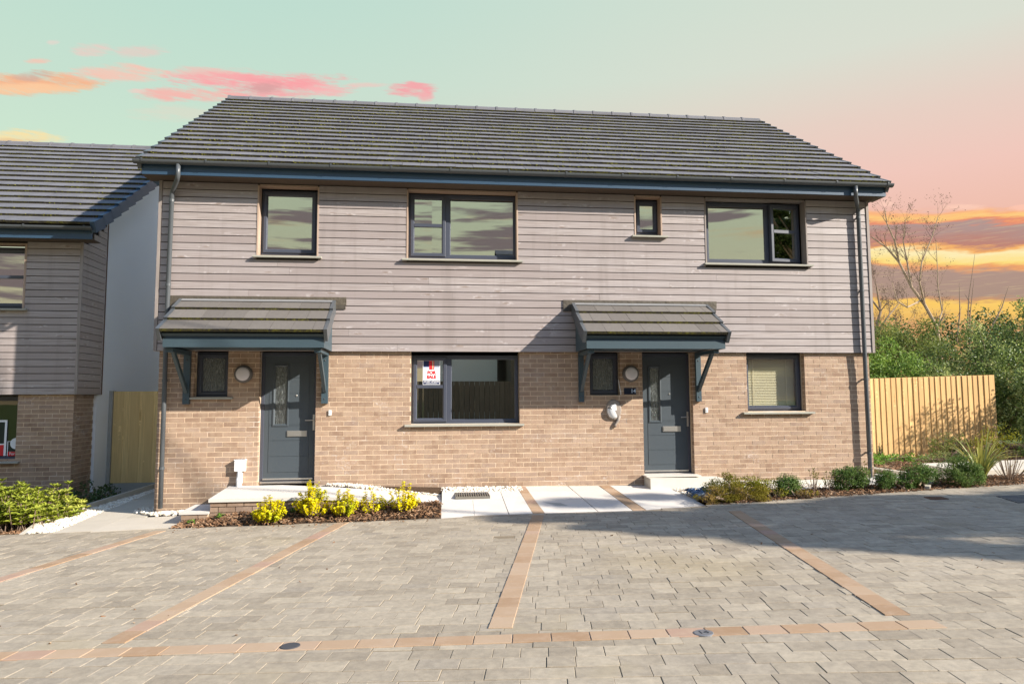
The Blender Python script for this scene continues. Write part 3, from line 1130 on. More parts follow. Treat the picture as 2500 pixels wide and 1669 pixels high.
def window(house, x0, x1, z0, z1, yf, lights, sill=None, pane='glass', name='window'):
    """lights: list of (x0, x1, kind, bar)"""
    w = MB().ring(x0, x1, z0, z1, [(0, yf + .07), (0, yf), (.034, yf), (.042, yf + .01), (.042, yf + .07)])
    for a, b in zip(lights, lights[1:]):
        w.box(a[1] - .022, a[1] + .022, yf + .002, yf + .068, z0 + .036, z1 - .036)
    win = w.build(name, 'frame', house)
    for (a, b, kind, bar) in lights:
        if kind == 'open':
            sash(win, a + .024, b - .024, z0 + .024, z1 - .024, yf, bar, pane)
        elif kind == 'fixed':
            pw = .058
            MB().ring(a + .02, b - .02, z0 + .03, z1 - .03, [(0, yf + .06), (0, yf + .006), (pw - .02 - .012, yf + .006), (pw - .02, yf + .02), (pw - .02, yf + .06)]).build('bead', 'frame', win)
            MB().box(a + pw - .004, b - pw + .004, yf + .024, yf + .030, z0 + pw, z1 - pw).build('pane', pane, win)
    if sill:
        sx0, sx1, sy, szt = sill
        th = .035
        MB().hexa([(sx0, sy, szt - th), (sx1, sy, szt - th), (sx1, yf + .01, szt - th), (sx0, yf + .01, szt - th), (sx0, sy, szt - .008), (sx1, sy, szt - .008), (sx1, yf + .01, szt + .006), (sx0, yf + .01, szt + .006)]).build('sill', 'sill', win)
    return win


def room(house, x0, x1, y0, y1, z0, z1):
    mb = MB()
    v = [(x0, y0, z0), (x1, y0, z0), (x1, y1, z0), (x0, y1, z0), (x0, y0, z1), (x1, y0, z1), (x1, y1, z1), (x0, y1, z1)]
    mb.add(v, [(0, 1, 2, 3), (7, 6, 5, 4), (2, 6, 7, 3), (1, 5, 6, 2), (0, 3, 7, 4)])
    return mb.build('room', 'room', house)


def gutter(house, x0, x1, yc, zt, n_br, r=.058):
    mb = MB()
    n = 10
    prof = []
    for k in range(n + 1):
        a = math.pi + math.pi * k / n
        prof.append((yc + r * math.cos(a), zt + r * math.sin(a)))
    for k in range(n, -1, -1):
        a = math.pi + math.pi * k / n
        prof.append((yc + (r - .005) * math.cos(a), zt + (r - .005) * math.sin(a)))
    m_ = len(prof)
    for x in (x0, x1):
        for y_, z_ in prof:
            mb.v.append((x, y_, z_))
    for k in range(m_):
        mb.f.append((k, (k + 1) % m_, m_ + (k + 1) % m_, m_ + k))
        mb.mi.append(0)
    for x in (x0, x1):
        fan = [(x, yc + r * math.cos(math.pi + math.pi * k / n), zt + r * math.sin(math.pi + math.pi * k / n)) for k in range(n + 1)]
        mb.poly(fan)
    g = mb.build('gutter', 'gutter', house, smooth=False)
    bm = MB()
    for e in (0, 1):
        for k in range(n + 1):
            a = math.pi + math.pi * k / n
            bm.v.append((e * .022, (r + .006) * math.cos(a), (r + .006) * math.sin(a)))
    for k in range(n):
        bm.f.append((k, k + 1, n + 2 + k, n + 1 + k))
        bm.mi.append(0)
    bm.box(-.002, .024, -r - .008, -r + .004, -.004, .012).box(-.002, .024, r - .004, r + .03, -.012, .012)
    bme = shared('gutter_bracket', bm, 'gutter')
    for k in range(n_br):
        x = x0 + .12 + (x1 - x0 - .24) * k / (n_br - 1)
        piece(bme, 'gutter_bracket', g, (x, yc, zt))
    return g


def downpipe(house, pts, clips, r=.034):
    mb = MB()
    mb.tube(pts, r, 12)
    for p in (pts[1], pts[2], pts[3]):
        pass
    p = mb.build('downpipe', 'gutter', house, smooth=True)
    for (x, y, z) in clips:
        c = MB()
        c.tube([(x, y, z - .02), (x, y, z + .02)], r + .006, 12)
        c.box(x - .01, x + .01, y + r, y + .10, z - .012, z + .012)
        c.build('pipe_clip', 'gutter', p)
    return p


# ------------------------------------------------------------ main house
H = thing('semi_detached_house', (.35, 0, 0), 'two storey house with grey timber boarding over pinkish brick and two porch roofs', 'house')
W1 = (-3.962, -3.108, 3.74, 4.765)
W2 = (-1.657, .096, 3.727, 4.782)
W3 = (2.109, 2.507, 4.202, 4.775)
W4 = (3.346, 5.028, 3.739, 4.78)
W5 = (-1.601, .113, 1.064, 2.155)
W6 = (3.95, 4.965, 1.228, 2.19)
W7 = (-4.884, -4.386, 1.507, 2.19)
W8 = (1.269, 1.776, 1.505, 2.19)
D13 = (-3.921, -3.067, .182, 2.19)
D14 = (2.151, 3.000, .205, 2.19)
bh = [(W5[0] - .004, W5[1] + .004, 1.064, 3), (W6[0] - .004, W6[1] + .004, 1.228, 3), (W7[0], W7[1], 1.507, 3), (W8[0], W8[1], 1.505, 3), (D13[0], D13[1], .10, 3), (D14[0], D14[1], .10, 3)]
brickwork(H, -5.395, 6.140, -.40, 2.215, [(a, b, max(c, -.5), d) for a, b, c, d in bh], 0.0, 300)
ch = [(-3.996, -3.06, 3.692, 4.80), (-1.690, .100, 3.684, 4.80), (2.050, 2.520, 4.141, 4.80), (3.262, 5.076, 3.70, 4.80)]
CX0, CX1 = -5.462, 6.215
boarding(H, CX0 + .05, CX1 - .05, 2.202, 4.832, ch, -.06, 22)
# corner posts of the boarding, window linings
for a, b in ((CX0, CX0 + .046), (CX1 - .046, CX1)):
    MB().box(a, b, -.072, -.02, 2.2, 4.832).build('corner_trim', 'trim', H)
for a, b, c, d in ch:
    mb = MB()
    mb.box(a - .001, a + .022, -.066, .105, c, d + .0)
    mb.box(b - .022, b + .001, -.066, .105, c, d + .0)
    mb.box(a + .022, b - .022, -.052, .105, d - .006, d + .02)
    mb.box(a + .022, b - .022, .0, .105, c - .002, c + .018)
    mb.build('window_lining', 'pale_trim' if b < 4 else 'trim', H)
# bottom drip of the boarding and body behind it
mb = MB()
wall_grid(mb, CX0 + .03, CX1 - .03, 2.206, 4.83, [(a - .006, b + .006, c - .02, d + .024) for a, b, c, d in ch], .0, .25)
mb.build('upper_wall', 'backing', H)
mb = MB().box(-5.39, 6.13, .26, 8.2, -.4, -.3)
mb.poly([(-5.40, .25, -.4), (-5.40, .25, 2.2), (-5.40, 8.2, 2.2), (-5.40, 8.2, -.4)])
mb.poly([(6.14, .25, -.4), (6.14, 8.2, -.4), (6.14, 8.2, 2.2), (6.14, .25, 2.2)])
mb.poly([(-5.40, 8.2, -.4), (-5.40, 8.2, 4.85), (6.14, 8.2, 4.85), (6.14, 8.2, -.4)])
mb.build('rear_wall', 'render', H)
mb = MB()
for x in (CX0 + .008, CX1 - .008):
    mb.poly([(x, -.03, 2.2), (x, 8.23, 2.2), (x, 8.23, 4.84), (x, 4.1, 7.86), (x, -.03, 4.84)])
mb.build('gable_wall', 'render', H)
room(H, -5.2, .9, .26, 4.2, -.2, 2.35)
room(H, .95, 6.1, .26, 4.2, -.2, 2.35)
room(H, -5.2, .9, .26, 4.2, 2.45, 4.82)
room(H, .95, 6.1, .26, 4.2, 2.45, 4.82)
# roof
pitched(H, -5.655, 6.372, -.43, 4.985, 4.1, 7.92, 17, .275, 300, moss=16)
mb = MB()
mb.box(-5.60, 6.34, -.37, -.345, 4.83, 5.0)
mb.build('fascia_board', 'anth', H)
MB().box(-5.62, 6.35, -.344, .0, 4.834, 4.848).build('soffit', 'soffit', H)
mb = MB()
for x0, x1 in ((-5.61, CX0 + .005), (CX1 - .005, 6.34)):
    mb.add([(x0, -.344, 4.849), (x1, -.344, 4.849), (x1, .6, 4.849), (x0, .6, 4.849), (x0, -.344, 5.03), (x1, -.344, 5.03), (x1, .6, 5.66), (x0, .6, 5.66)], [(0, 3, 2, 1), (4, 5, 6, 7), (0, 1, 5, 4), (1, 2, 6, 5), (2, 3, 7, 6), (3, 0, 4, 7)])
mb.build('box_end', 'anth', H)
gutter(H, -5.70, 6.42, -.432, 5.022, 14)
downpipe(H, [(-5.065, -.432, 4.975), (-5.065, -.432, 4.80), (-5.085, -.40, 4.755), (-5.225, -.15, 4.665), (-5.25, -.125, 4.61), (-5.265, -.115, 2.4), (-5.272, -.09, 1.2), (-5.272, -.09, -.14)], [(-5.252, -.122, 4.5), (-5.262, -.117, 3.2), (-5.27, -.098, 1.75), (-5.272, -.09, .45)])
downpipe(H, [(5.755, -.432, 4.975), (5.755, -.432, 4.84), (5.775, -.40, 4.79), (5.965, -.15, 4.70), (5.985, -.125, 4.64), (5.992, -.115, 2.3), (6.0, -.10, 1.9), (6.01, -.09, .06)], [(5.986, -.122, 4.52), (5.99, -.118, 3.25), (6.0, -.10, 1.75), (6.005, -.095, .52)])

# windows
w = window(H, *W1, YF_C, [(W1[0], W1[1], 'open', None)], (-4.035, -3.005, -.13, 3.688))
w = window(H, *W2, YF_C, [(W2[0], -1.045, 'open', 4.265), (-1.045, W2[1], 'fixed', None)], (-1.757, .168, -.13, 3.682))
w = window(H, *W3, YF_C, [(W3[0], W3[1], 'open', None)], (1.995, 2.60, -.13, 4.138))
w4 = window(H, *W4, YF_C, [(W4[0], 4.45, 'fixed', None), (4.45, W4[1], 'gap', None)], (3.228, 5.14, -.13, 3.697))
# the casement of this window stands ajar, hinged on its right edge
x0, x1, z0, z1 = 4.45 + .024, W4[1] - .024, W4[2] + .024, W4[3] - .024
w_ = .062
ang = R(7)


def turn(p):
    dx, dy = p[0] - x1, p[1] - (YF_C - .012)
    return (x1 + dx * math.cos(ang) - dy * math.sin(ang), YF_C - .012 + dx * math.sin(ang) + dy * math.cos(ang), p[2])


mb = MB().ring(x0, x1, z0, z1, [(0, YF_C + .05), (0, YF_C - .012), (.008, YF_C - .018), (w_ - .016, YF_C - .018), (w_, YF_C + .002), (w_, YF_C + .05)])
mb.box(x0 + w_ - .004, x1 - w_ + .004, YF_C - .015, YF_C + .045, 4.265, 4.317)
mb.v = [turn(p) for p in mb.v]
mb.build('sash', 'frame', w4, label='casement sash standing ajar')
for a, b in ((z0 + w_ - .006, 4.27), (4.312, z1 - w_ + .006)):
    mb = MB().box(x0 + w_ - .006, x1 - w_ + .006, YF_C + .012, YF_C + .018, a, b)
    mb.v = [turn(p) for p in mb.v]
    mb.build('pane', 'glass', w4)
w5 = window(H, *W5, YF_B, [(W5[0], -1.02, 'open', 1.655), (-1.02, W5[1], 'fixed', None)], (-1.70, .184, -.07, 1.060), 'glassd')
w6 = window(H, *W6, YF_B, [(W6[0], W6[1], 'open', None)], (3.848, 5.092, -.07, 1.215), 'glassc')
w7 = window(H, *W7, YF_B, [(W7[0], W7[1], 'open', None)], (-4.997, -4.300, -.05, 1.503), 'obsc')
w8 = window(H, *W8, YF_B, [(W8[0], W8[1], 'open', None)], None, 'obsc')
# venetian blind behind the right ground floor window
bl = thing('venetian_blind', (4.45, .24, 2.1), 'beige venetian blind closed behind the right ground floor window', 'blind')
sm = shared('slat', MB().hexa([(-.44, -.012, -.012), (.44, -.012, -.012), (.44, .012, .008), (-.44, .012, .008), (-.44, -.012, -.0105), (.44, -.012, -.0105), (.44, .012, .0095), (-.44, .012, .0095)]), 'blind')
for k in range(31):
    piece(sm, 'slat', bl, (4.457, .235, 1.31 + k * .0272), rot=(R(16), 0, rng.normal(0, .002)))
MB().box(4.01, 4.90, .222, .252, 2.135, 2.165).build('headrail', 'blind', bl)
mb = MB()
for x in (4.16, 4.75):
    mb.box(x - .006, x + .006, .216, .219, 1.30, 2.135)
mb.build('ladder_tape', 'blind', bl)


def front_door(X0, X1, Z0, Z1, hand_x, glass, slot):
    yf = .15
    d = MB()
    d.ring(X0, X1, Z0, Z1, [(0, yf + .09), (0, yf), (.045, yf), (.052, yf + .012), (.052, yf + .09)])
    door = d.build('door', 'frame', H)
    a, b, c, e = X0 + .05, X1 - .05, Z0 + .045, Z1 - .05
    lf = MB()
    wall_grid(lf, a, b, c, e, [glass], yf + .008, yf + .05)
    leaf = lf.build('door_leaf', 'door', door)
    gx0, gx1, gz0, gz1 = glass
    g = MB()
    # planked middle: raised boards with fine grooves between
    px0, px1 = a + .075, b - .075
    zs = np.linspace(c + .11, e - .10, 8)
    for k in range(7):
        z0_, z1_ = zs[k] + .002, zs[k + 1] - .002
        spans = [(px0, px1)]
        if z1_ > gz0 - .03 and z0_ < gz1 + .03:
            spans = [(px0, gx0 - .03), (gx1 + .03, px1)]
        if z1_ > gz0 - .03 and z0_ < gz0 - .03:
            g.box(px0, px1, yf + .003, yf + .012, z0_, gz0 - .032)
            z0_ = gz0 - .03
        if z0_ < gz1 + .03 and z1_ > gz1 + .03:
            g.box(px0, px1, yf + .003, yf + .012, gz1 + .032, z1_)
            z1_ = gz1 + .03
        for p, q in spans:
            if q - p > .02:
                g.box(p, q, yf + .003, yf + .012, z0_, z1_)
    g.build('door_panel', 'door', door)
    MB().ring(gx0 - .032, gx1 + .032, gz0 - .032, gz1 + .032, [(0, yf + .02), (0, yf - .006), (.018, yf - .010), (.036, yf + .006), (.036, yf + .03)]).build('glazing_frame', 'door', door)
    MB().box(gx0 - .002, gx1 + .002, yf + .016, yf + .022, gz0 - .002, gz1 + .002).build('pane', 'obsc', door)
    s0, s1, s2, s3 = slot
    mb = MB().box(s0, s1, yf - .012, yf + .004, s2, s3)
    mb.box(s0 + .012, s1 - .012, yf - .017, yf - .010, s2 + .010, s3 - .010)
    mb.build('letterbox', 'chrome', door)
    mb = MB().box(hand_x - .014, hand_x + .014, yf - .010, yf + .004, .98, 1.225)
    mb.tube([(hand_x, yf - .008, 1.138), (hand_x, yf - .045, 1.138)], .009, 8)
    mb.tube([(hand_x + .004, yf - .045, 1.138), (hand_x - .125, yf - .045, 1.134)], .0085, 8)
    mb.build('handle', 'chrome', door)
    MB().lathe_y((gx1 + b) / 2 - .06, 1.52, [(.013, yf + .004), (.013, yf - .006), (.009, yf - .009)], 12).build('door_viewer', 'chrome', door)
    mb = MB().box(a + .002, b - .002, yf - .02, yf + .02, Z0 + .042, Z0 + .066)
    mb.box(X0 + .012, X1 - .012, yf - .03, yf + .06, Z0 - .015, Z0 + .018)
    mb.build('threshold', 'chrome', door)
    return door


front_door(*D13, -3.115, (-3.712, -3.531, 1.075, 1.975), (-3.517, -3.216, .885, .975))
front_door(*D14, 2.955, (2.325, 2.478, 1.08, 1.955), (2.524, 2.831, .898, .986))


# porch canopies
def canopy(x0, x1, bx):
    ye, ze, yw, zw = -.93, 2.375, -.075, 2.94
    c = MB()
    c.box(x0 + .07, x1 - .06, -.84, -.066, 2.215, 2.228)
    cp = c.build('porch_canopy', 'fascia', H)
    th = math.atan2(zw - ze, yw - ye)
    Ls = math.hypot(zw - ze, yw - ye)
    cs, sn = math.cos(th), math.sin(th)
    P = lambda x, a, n_=0: (x, ye + a * cs - n_ * sn, ze + a * sn + n_ * cs)
    MB().hexa([P(x0 + .03, .04, -.05), P(x1 - .03, .04, -.05), P(x1 - .03, Ls, -.05), P(x0 + .03, Ls, -.05), P(x0 + .03, .04, -.005), P(x1 - .03, .04, -.005), P(x1 - .03, Ls, -.005), P(x0 + .03, Ls, -.005)]).build('roof_deck', 'fascia', cp)
    g = Ls / 3
    tw = .297
    for k in range(3):
        xx = x0 + .05 - (tw * .45 if k % 2 else 0)
        while xx < x1 - .06:
            a, b = max(xx, x0 + .05), min(xx + tw, x1 - .05)
            if b - a > .03:
                piece(PTILE, 'roof_tile', cp, P((a + b) / 2, k * g, rng.uniform(-.001, .002)), (b - a - .004, 1 if k < 2 else .8, 1), (th, rng.normal(0, .003), 0))
            xx += tw
    cm = shared('porch_verge', MB().hexa([(0, 0, -.10), (.05, 0, -.10), (.05, g, -.125), (0, g, -.125), (0, 0, .094), (.05, 0, .094), (.05, g + .012, .060), (0, g + .012, .060)]), 'gutter')
    for k in range(3):
        for x in (x0, x1 - .05):
            piece(cm, 'verge_cap', cp, P(x, k * g - .003), rot=(th, 0, 0))
    # front beam in two layers and side cheeks
    mb = MB().box(x0 + .065, x1 - .055, -.865, -.84, 2.20, 2.315)
    mb.build('fascia_board', 'fascia', cp)
    MB().box(x0 + .085, x1 - .075, -.839, -.80, 2.24, 2.385).build('wall_plate', 'anth', cp)
    for x in (x0 + .065, x1 - .085):
        MB().add([(x, -.84, 2.2), (x + .03, -.84, 2.2), (x + .03, -.066, 2.2), (x, -.066, 2.2), (x, -.84, 2.36), (x + .03, -.84, 2.36), (x + .03, -.066, 2.87), (x, -.066, 2.87)],
                 [(0, 3, 2, 1), (4, 5, 6, 7), (0, 1, 5, 4), (1, 2, 6, 5), (2, 3, 7, 6), (3, 0, 4, 7)]).build('side_board', 'fascia', cp)
    # lead upstand in three lengths and the pale strip over the tiles
    fx0, fx1 = x0 - .135, x1 + .145
    for k in range(3):
        a, b = fx0 + (fx1 - fx0) * k / 3, fx0 + (fx1 - fx0) * (k + 1) / 3
        mb = MB().hexa([(a + .002, -.082, 2.925), (b + .012, -.080, 2.925), (b + .012, -.062, 2.925), (a + .002, -.062, 2.925), (a + .002, -.078 - .004 * k, 3.045), (b + .012, -.078 - .004 * k, 3.045), (b + .012, -.062, 3.045), (a + .002, -.062, 3.045)])
        mb.build('flashing', 'lead', cp)
    for a, b in ((fx0 + .002, x0 + .02), (x1 - .02, fx1)):
        MB().box(a, b, -.080, -.062, 2.86, 2.924).build('flashing', 'lead', cp)
    MB().hexa([P(x0 + .01, Ls - .065, .058), P(x1 - .01, Ls - .065, .058), P(x1 - .01, Ls + .01, .03), P(x0 + .01, Ls + .01, .03), P(x0 + .01, Ls - .065, .066), P(x1 - .01, Ls - .065, .066), P(x1 - .01, Ls + .01, .060), P(x0 + .01, Ls + .01, .060)]).build('flashing_strip', 'zinc', cp)
    # gallows brackets
    for (b0, b1) in bx:
        mb = MB().box(b0, b1, -.062, -.003, 1.395, 2.198)
        mb.box(b0, b1, -.80, -.064, 2.135, 2.196)
        xm0, xm1 = (b0 + b1) / 2 - .024, (b0 + b1) / 2 + .024
        mb.hexa([(xm0, -.075, 1.56), (xm1, -.075, 1.56), (xm1, -.064, 1.655), (xm0, -.064, 1.655), (xm0, -.665, 2.134), (xm1, -.665, 2.134), (xm1, -.575, 2.134), (xm0, -.575, 2.134)])
        mb.build('bracket', 'fascia', cp)
        for z in (1.465, 2.06):
            MB().lathe_y((b0 + b1) / 2 + .0, z, [(.011, -.061), (.011, -.068), (.007, -.070)], 8).build('bolt', 'iron', cp)
    return cp


canopy(-5.105, -2.772, ((-5.022, -4.925), (-2.975, -2.878)))
canopy(.965, 3.262, ((1.078, 1.160), (3.045, 3.128)))

# fittings on the wall
for lx, lab in ((-4.150, 'round bulkhead wall light beside the small window under the left porch'), (1.945, 'round bulkhead wall light above the house number plate')):
    L = thing('wall_light', (lx, 0, 1.85), lab, 'wall light', 'bulkhead lights on the brick wall')
    MB().lathe_y(lx, 1.85, [(.135, .004), (.135, -.05), (.126, -.066), (.112, -.074), (.104, -.074)], 32).build('ring', 'lampring', L, smooth=True)
    MB().lathe_y(lx, 1.85, [(.104, -.068), (.100, -.082), (.080, -.092), (.045, -.098), (.012, -.1)], 32).build('diffuser', 'lamp', L, smooth=True)
pl = thing('number_plate', (1.935, 0, 1.565), 'dark glossy house number plate reading 14', 'number plate')
MB().box(1.835, 2.035, -.012, .003, 1.513, 1.620).build('plate', 'plate', pl)
text_mesh('14', .088, .001, 's_light', 'number', pl, (1.988, -.0145, 1.567), (R(90), 0, 0), .001)
for lx, z, lab in ((-2.845, 1.252, 'small white doorbell push right of the left front door'), (3.225, 1.252, 'small white doorbell push right of the right front door')):
    d = thing('doorbell', (lx, 0, z), lab, 'doorbell')
    MB().cbox(lx - .022, lx + .022, -.036, .036, 0, .016, .004)
    mb = MB().box(lx - .021, lx + .021, -.022, .002, z - .04, z + .04)
    mb.lathe_y(lx, z - .006, [(.012, -.022), (.011, -.027), (.006, -.029)], 12)
    mb.build('push', 'white', d)
fl = thing('meter_box', (-4.155, 0, .2), 'small white wall box on a short white pipe beside the left front door', 'pipe box')
mb = MB().box(-4.232, -4.082, -.085, .002, .385, .545)
mb.box(-4.238, -4.076, -.092, .0, .545, .560)
mb.build('box', 'white', fl)
mb = MB().tube([(-4.163, -.055, .385), (-4.163, -.055, .30), (-4.165, -.06, .26), (-4.165, -.06, .15)], [.034, .038, .044, .040], 14)
mb.box(-4.19, -4.13, -.03, .0, .2, .38)
mb.build('pipe', 'white', fl, smooth=False)
mb = MB()
for k in range(6):
    mb.box(-4.222 + k * .024, -4.212 + k * .024, -.09, -.05, .560, .566)
mb.build('vent_slots', 'gutter', fl)
cw = thing('vent_cowl', (1.62, 0, 1.26), 'oval grey wall vent cowl with a white hood below the small right window', 'vent')
MB().lathe_y(1.655, 1.265, [(.150, .002), (.150, -.02), (.138, -.034), (.118, -.036)], 28, sx=.86, sz=1.12).build('ring', 'cowl', cw, smooth=True)
mb = MB()
n = 14
for j in range(7):
    ph = math.pi / 2 * j / 6
    for k in range(n + 1):
        a = math.pi * .93 + math.pi * .75 * k / n
        r_ = .115 * math.cos(ph) + .005
        mb.v.append((1.650 + r_ * math.cos(a) * .9, -.034 - .055 * math.sin(ph), 1.262 + r_ * math.sin(a) * 1.15))
for j in range(6):
    for k in range(n):
        a = j * (n + 1) + k
        mb.f.append((a, a + 1, a + n + 2, a + n + 1))
        mb.mi.append(0)
mb.build('lower_lip', 'white', cw, smooth=True)
mb = MB()
q = [(1.573, 1.305), (1.605, 1.345), (1.665, 1.365), (1.69, 1.35), (1.695, 1.27), (1.69, 1.245), (1.65, 1.245), (1.605, 1.27)]
mb.add([(x, -.040, z) for x, z in q] + [(x * .8 + .2 * 1.65, -.085, z * .8 + .2 * 1.29) for x, z in q], [tuple(range(8, 16))] + [(k, (k + 1) % 8, 8 + (k + 1) % 8, 8 + k) for k in range(8)])
mb.build('hood', 'white', cw)
MB().tube([(1.745, -.02, 1.17), (1.72, -.025, 1.09), (1.675, -.025, 1.03), (1.665, -.02, .99)], [.03, .026, .022, .024], 10).build('spout', 'cowl', cw, smooth=True)
ca = thing('cable', (1.79, -.02, 1.6), 'thin white cable hanging beside the small window under the right porch', 'cable')
MB().tube([(1.752, .02, 1.75), (1.758, -.006, 1.66), (1.772, -.008, 1.58), (1.782, -.008, 1.535), (1.776, -.006, 1.51)], .006, 6).build('wire', 'white', ca)

# for sale poster in the big ground floor window
fs = thing('for_sale_sign', (-1.285, .135, 1.68), 'white and navy for sale poster with red lettering in the left pane', 'sign')
sx0, sx1, sz0, sz1 = -1.424, -1.150, 1.684, 2.072
MB().box(sx0, sx1, YF_B + .006, YF_B + .010, sz0, sz1).build('board', 's_white', fs)
yy = YF_B + .0045
for (a, b, c, d, mt, nm) in ((.03, .36, .73, .985, 's_navy', 'photo'), (.36, .66, .62, .985, 's_red', 'stripe'), (.545, .61, .62, .985, 's_tan', 'pole'), (.66, .97, .73, .985, 's_grey', 'photo'), (.03, .97, .02, .185, 's_navy', 'band'), (.03, .36, .60, .728, 's_light', 'photo'), (.66, .97, .60, .728, 's_light', 'photo')):
    k = .001 if nm == 'pole' else 0
    MB().box(sx0 + (sx1 - sx0) * a, sx0 + (sx1 - sx0) * b, yy - k, YF_B + .0058, sz0 + (sz1 - sz0) * c, sz0 + (sz1 - sz0) * d).build(nm, mt, fs)
text_mesh('FOR', .070, .0006, 's_red', 'lettering', fs, (-1.285, yy - .001, 1.875), (R(90), 0, 0), .0035)
text_mesh('SALE', .070, .0006, 's_red', 'lettering', fs, (-1.285, yy - .001, 1.806), (R(90), 0, 0), .0035)
text_mesh('01237 472344', .040, .0006, 's_white', 'lettering', fs, (-1.285, yy - .001, 1.732), (R(90), 0, 0), .001)
mb = MB()
for k in range(13):
    mb.box(-1.372 + k * .0135, -1.361 + k * .0135, yy - .0008, yy - .0002, 1.700, 1.707)
mb.build('small_print', 's_white', fs)

# ------------------------------------------------------------ left house
YL = 1.65
LX = -7.30
LH = thing('neighbour_house', (-9, YL, 0), 'neighbouring house at the left edge with grey boarding, brick base and white rendered gable', 'house')
LW1 = (-10.0, -8.245, 3.055, 4.10)
LW2 = (-10.0, -8.265, .455, 1.53)
brickwork(LH, -12, LX - .07, -.55, 1.565, [(LW2[0], LW2[1], .455, 3)], YL, 300, zbed=1.195 - .63, xper=-7.37)
boarding(LH, -12, LX - .045, 1.568, 4.20, [(LW1[0] - .03, LW1[1] + .035, 3.01, 4.16)], YL - .06, 22)
# return of brick and boards on the gable side
mb = MB().poly([(LX - .077, YL + .01, -.55), (LX - .077, 2.36, -.55), (LX - .077, 2.36, 1.56), (LX - .077, YL + .01, 1.56)])
rw = mb.build('side_wall', 'mortar', LH)
k = 0
while -.55 + k * .075 < 1.55:
    xx = YL + .004 - (.1125 if k % 2 else 0)
    while xx < 2.36:
        a, b = max(xx, YL + .004), min(xx + .215, 2.355)
        if b - a > .03:
            piece(BRICK, 'brick', rw, (LX - .17, a, -.53 + k * .075), (.10, b - a, .065))
        xx += .225
    k += 1
mb = MB().poly([(LX - .02, YL - .04, 1.57), (LX - .02, 2.47, 1.57), (LX - .02, 2.47, 4.85), (LX - .02, YL - .04, 4.32)])
sw = mb.build('side_cladding', 'backing', LH)
for k in range(27):
    zb = 1.568 + k * 2.632 / 22
    y0 = YL - .05 if k < 22 else YL - .05 + (k - 21) * .18
    if y0 > 2.40:
        continue
    piece(PLANK, 'plank', sw, (LX - .022, y0, zb), (.022, 2.47 - y0, .1106))
MB().box(LX - .045, LX + .004, YL - .072, YL - .052, 1.566, 4.20).build('corner_trim', 'trim', LH)
MB().box(LX - .004, LX + .006, 2.471, 2.495, 1.566, 4.78).build('edge_strip', 'rust', LH)
# rendered gable
YRL = 5.95
ZRL = 7.40
mb = MB()
gy0, gy1 = 2.37, 10.2
sl = (ZRL - 4.385) / (YRL - 1.22)
zt = lambda y: (4.385 + (y - 1.22) * sl - .12) if y < YRL else (ZRL - (y - YRL) * sl - .12)
ft = [(gy0, -.40), (gy0, 1.56), (2.48, 1.57), (2.48, zt(2.48)), (YRL, zt(YRL)), (gy1, zt(gy1)), (gy1, -.40)]
mb.poly([(LX - .03, y, z) for y, z in ft[::-1]])
mb.poly([(LX - .03, gy0, -.4), (LX - .03, gy0, 1.56), (LX - .3, gy0, 1.56), (LX - .3, gy0, -.4)])
mb.build('gable_wall', 'render', LH)
MB().box(LX - .12, LX - .06, 2.4, 10.1, -.62, -.39).build('damp_course', 'dpc', LH)
MB().poly([(-12, YL + .26, -.5), (-12, gy1, -.5), (LX - .1, gy1, -.5), (LX - .1, gy1, 4.2), (-12, gy1, 4.2), (-12, YL + .26, 4.2)]).build('rear_wall', 'mortar', LH)
room(LH, -12, LX - .2, YL + .26, YL + 4, -.4, 1.5)
room(LH, -12, LX - .2, YL + .26, YL + 4, 1.7, 4.15)
mb = MB()
wall_grid(mb, -12, LX - .05, 1.572, 4.198, [(LW1[0] - .03, LW1[1] + .035, 3.01, 4.16)], YL, YL + .25)
mb.build('upper_wall', 'backing', LH)
lw1 = window(LH, *LW1, YL + .11, [(LW1[0], -9.12, 'fixed', None), (-9.12, LW1[1], 'open', 3.60)], (-10.1, -8.155, YL - .13, 3.03))
mb = MB().box(LW1[1] + .003, LW1[1] + .036, YL - .066, YL + .10, 3.01, 4.16)
mb.box(LW1[0], LW1[1] + .002, YL - .05, YL + .10, 4.14, 4.162)
mb.build('window_lining', 'pale_trim', LH)
lw2 = window(LH, *LW2, YL + .14, [(LW2[0], -9.1, 'open', None), (-9.1, LW2[1], 'fixed', None)], (-10.1, -8.185, YL - .07, .448), 'glassc')
pitched(LH, -12, -6.955, 1.22, 4.385, YRL, ZRL, 16, .275, 300, moss=5, cap_t=.075, cap_m='anth')  # caps in the bluer anthracite: blue of the shade put into their colour
MB().box(-12, -7.03, 1.285, 1.31, 4.19, 4.37).build('fascia_board', 'anth', LH)
MB().box(-12, -7.05, 1.312, YL, 4.195, 4.21).build('soffit', 'soffit', LH)
gutter(LH, -12, -7.0, 1.222, 4.385, 6)
# posters in its ground floor window
ps = thing('estate_agent_board', (-8.37, YL + .17, .5), 'red and white for sale board low in the neighbour window corner', 'sign')
yy = YL + .145
MB().box(-8.475, -8.20, yy, yy + .006, .525, .775).build('board', 's_white', ps)
MB().box(-8.462, -8.20, yy - .002, yy - .0005, .60, .765).build('panel', 's_dark', ps)
MB().lathe_y(-8.335, .735, [(.095, yy - .0021), (.095, yy - .004)], 28).build('roundel', 's_white', ps)
MB().box(-8.462, -8.20, yy - .0035, yy - .0005, .525, .598).build('band', 's_red', ps)
text_mesh('For Sale', .062, .0005, 's_white', 'lettering', ps, (-8.335, yy - .0045, .562), (R(90), 0, 0), .0005)
p2 = thing('white_framed_board', (-8.75, YL + .17, .55), 'white edged dark board with a red foot at the left photo edge', 'sign')
MB().box(-8.98, -8.495, yy, yy + .006, .53, 1.135).build('board', 's_white', p2)
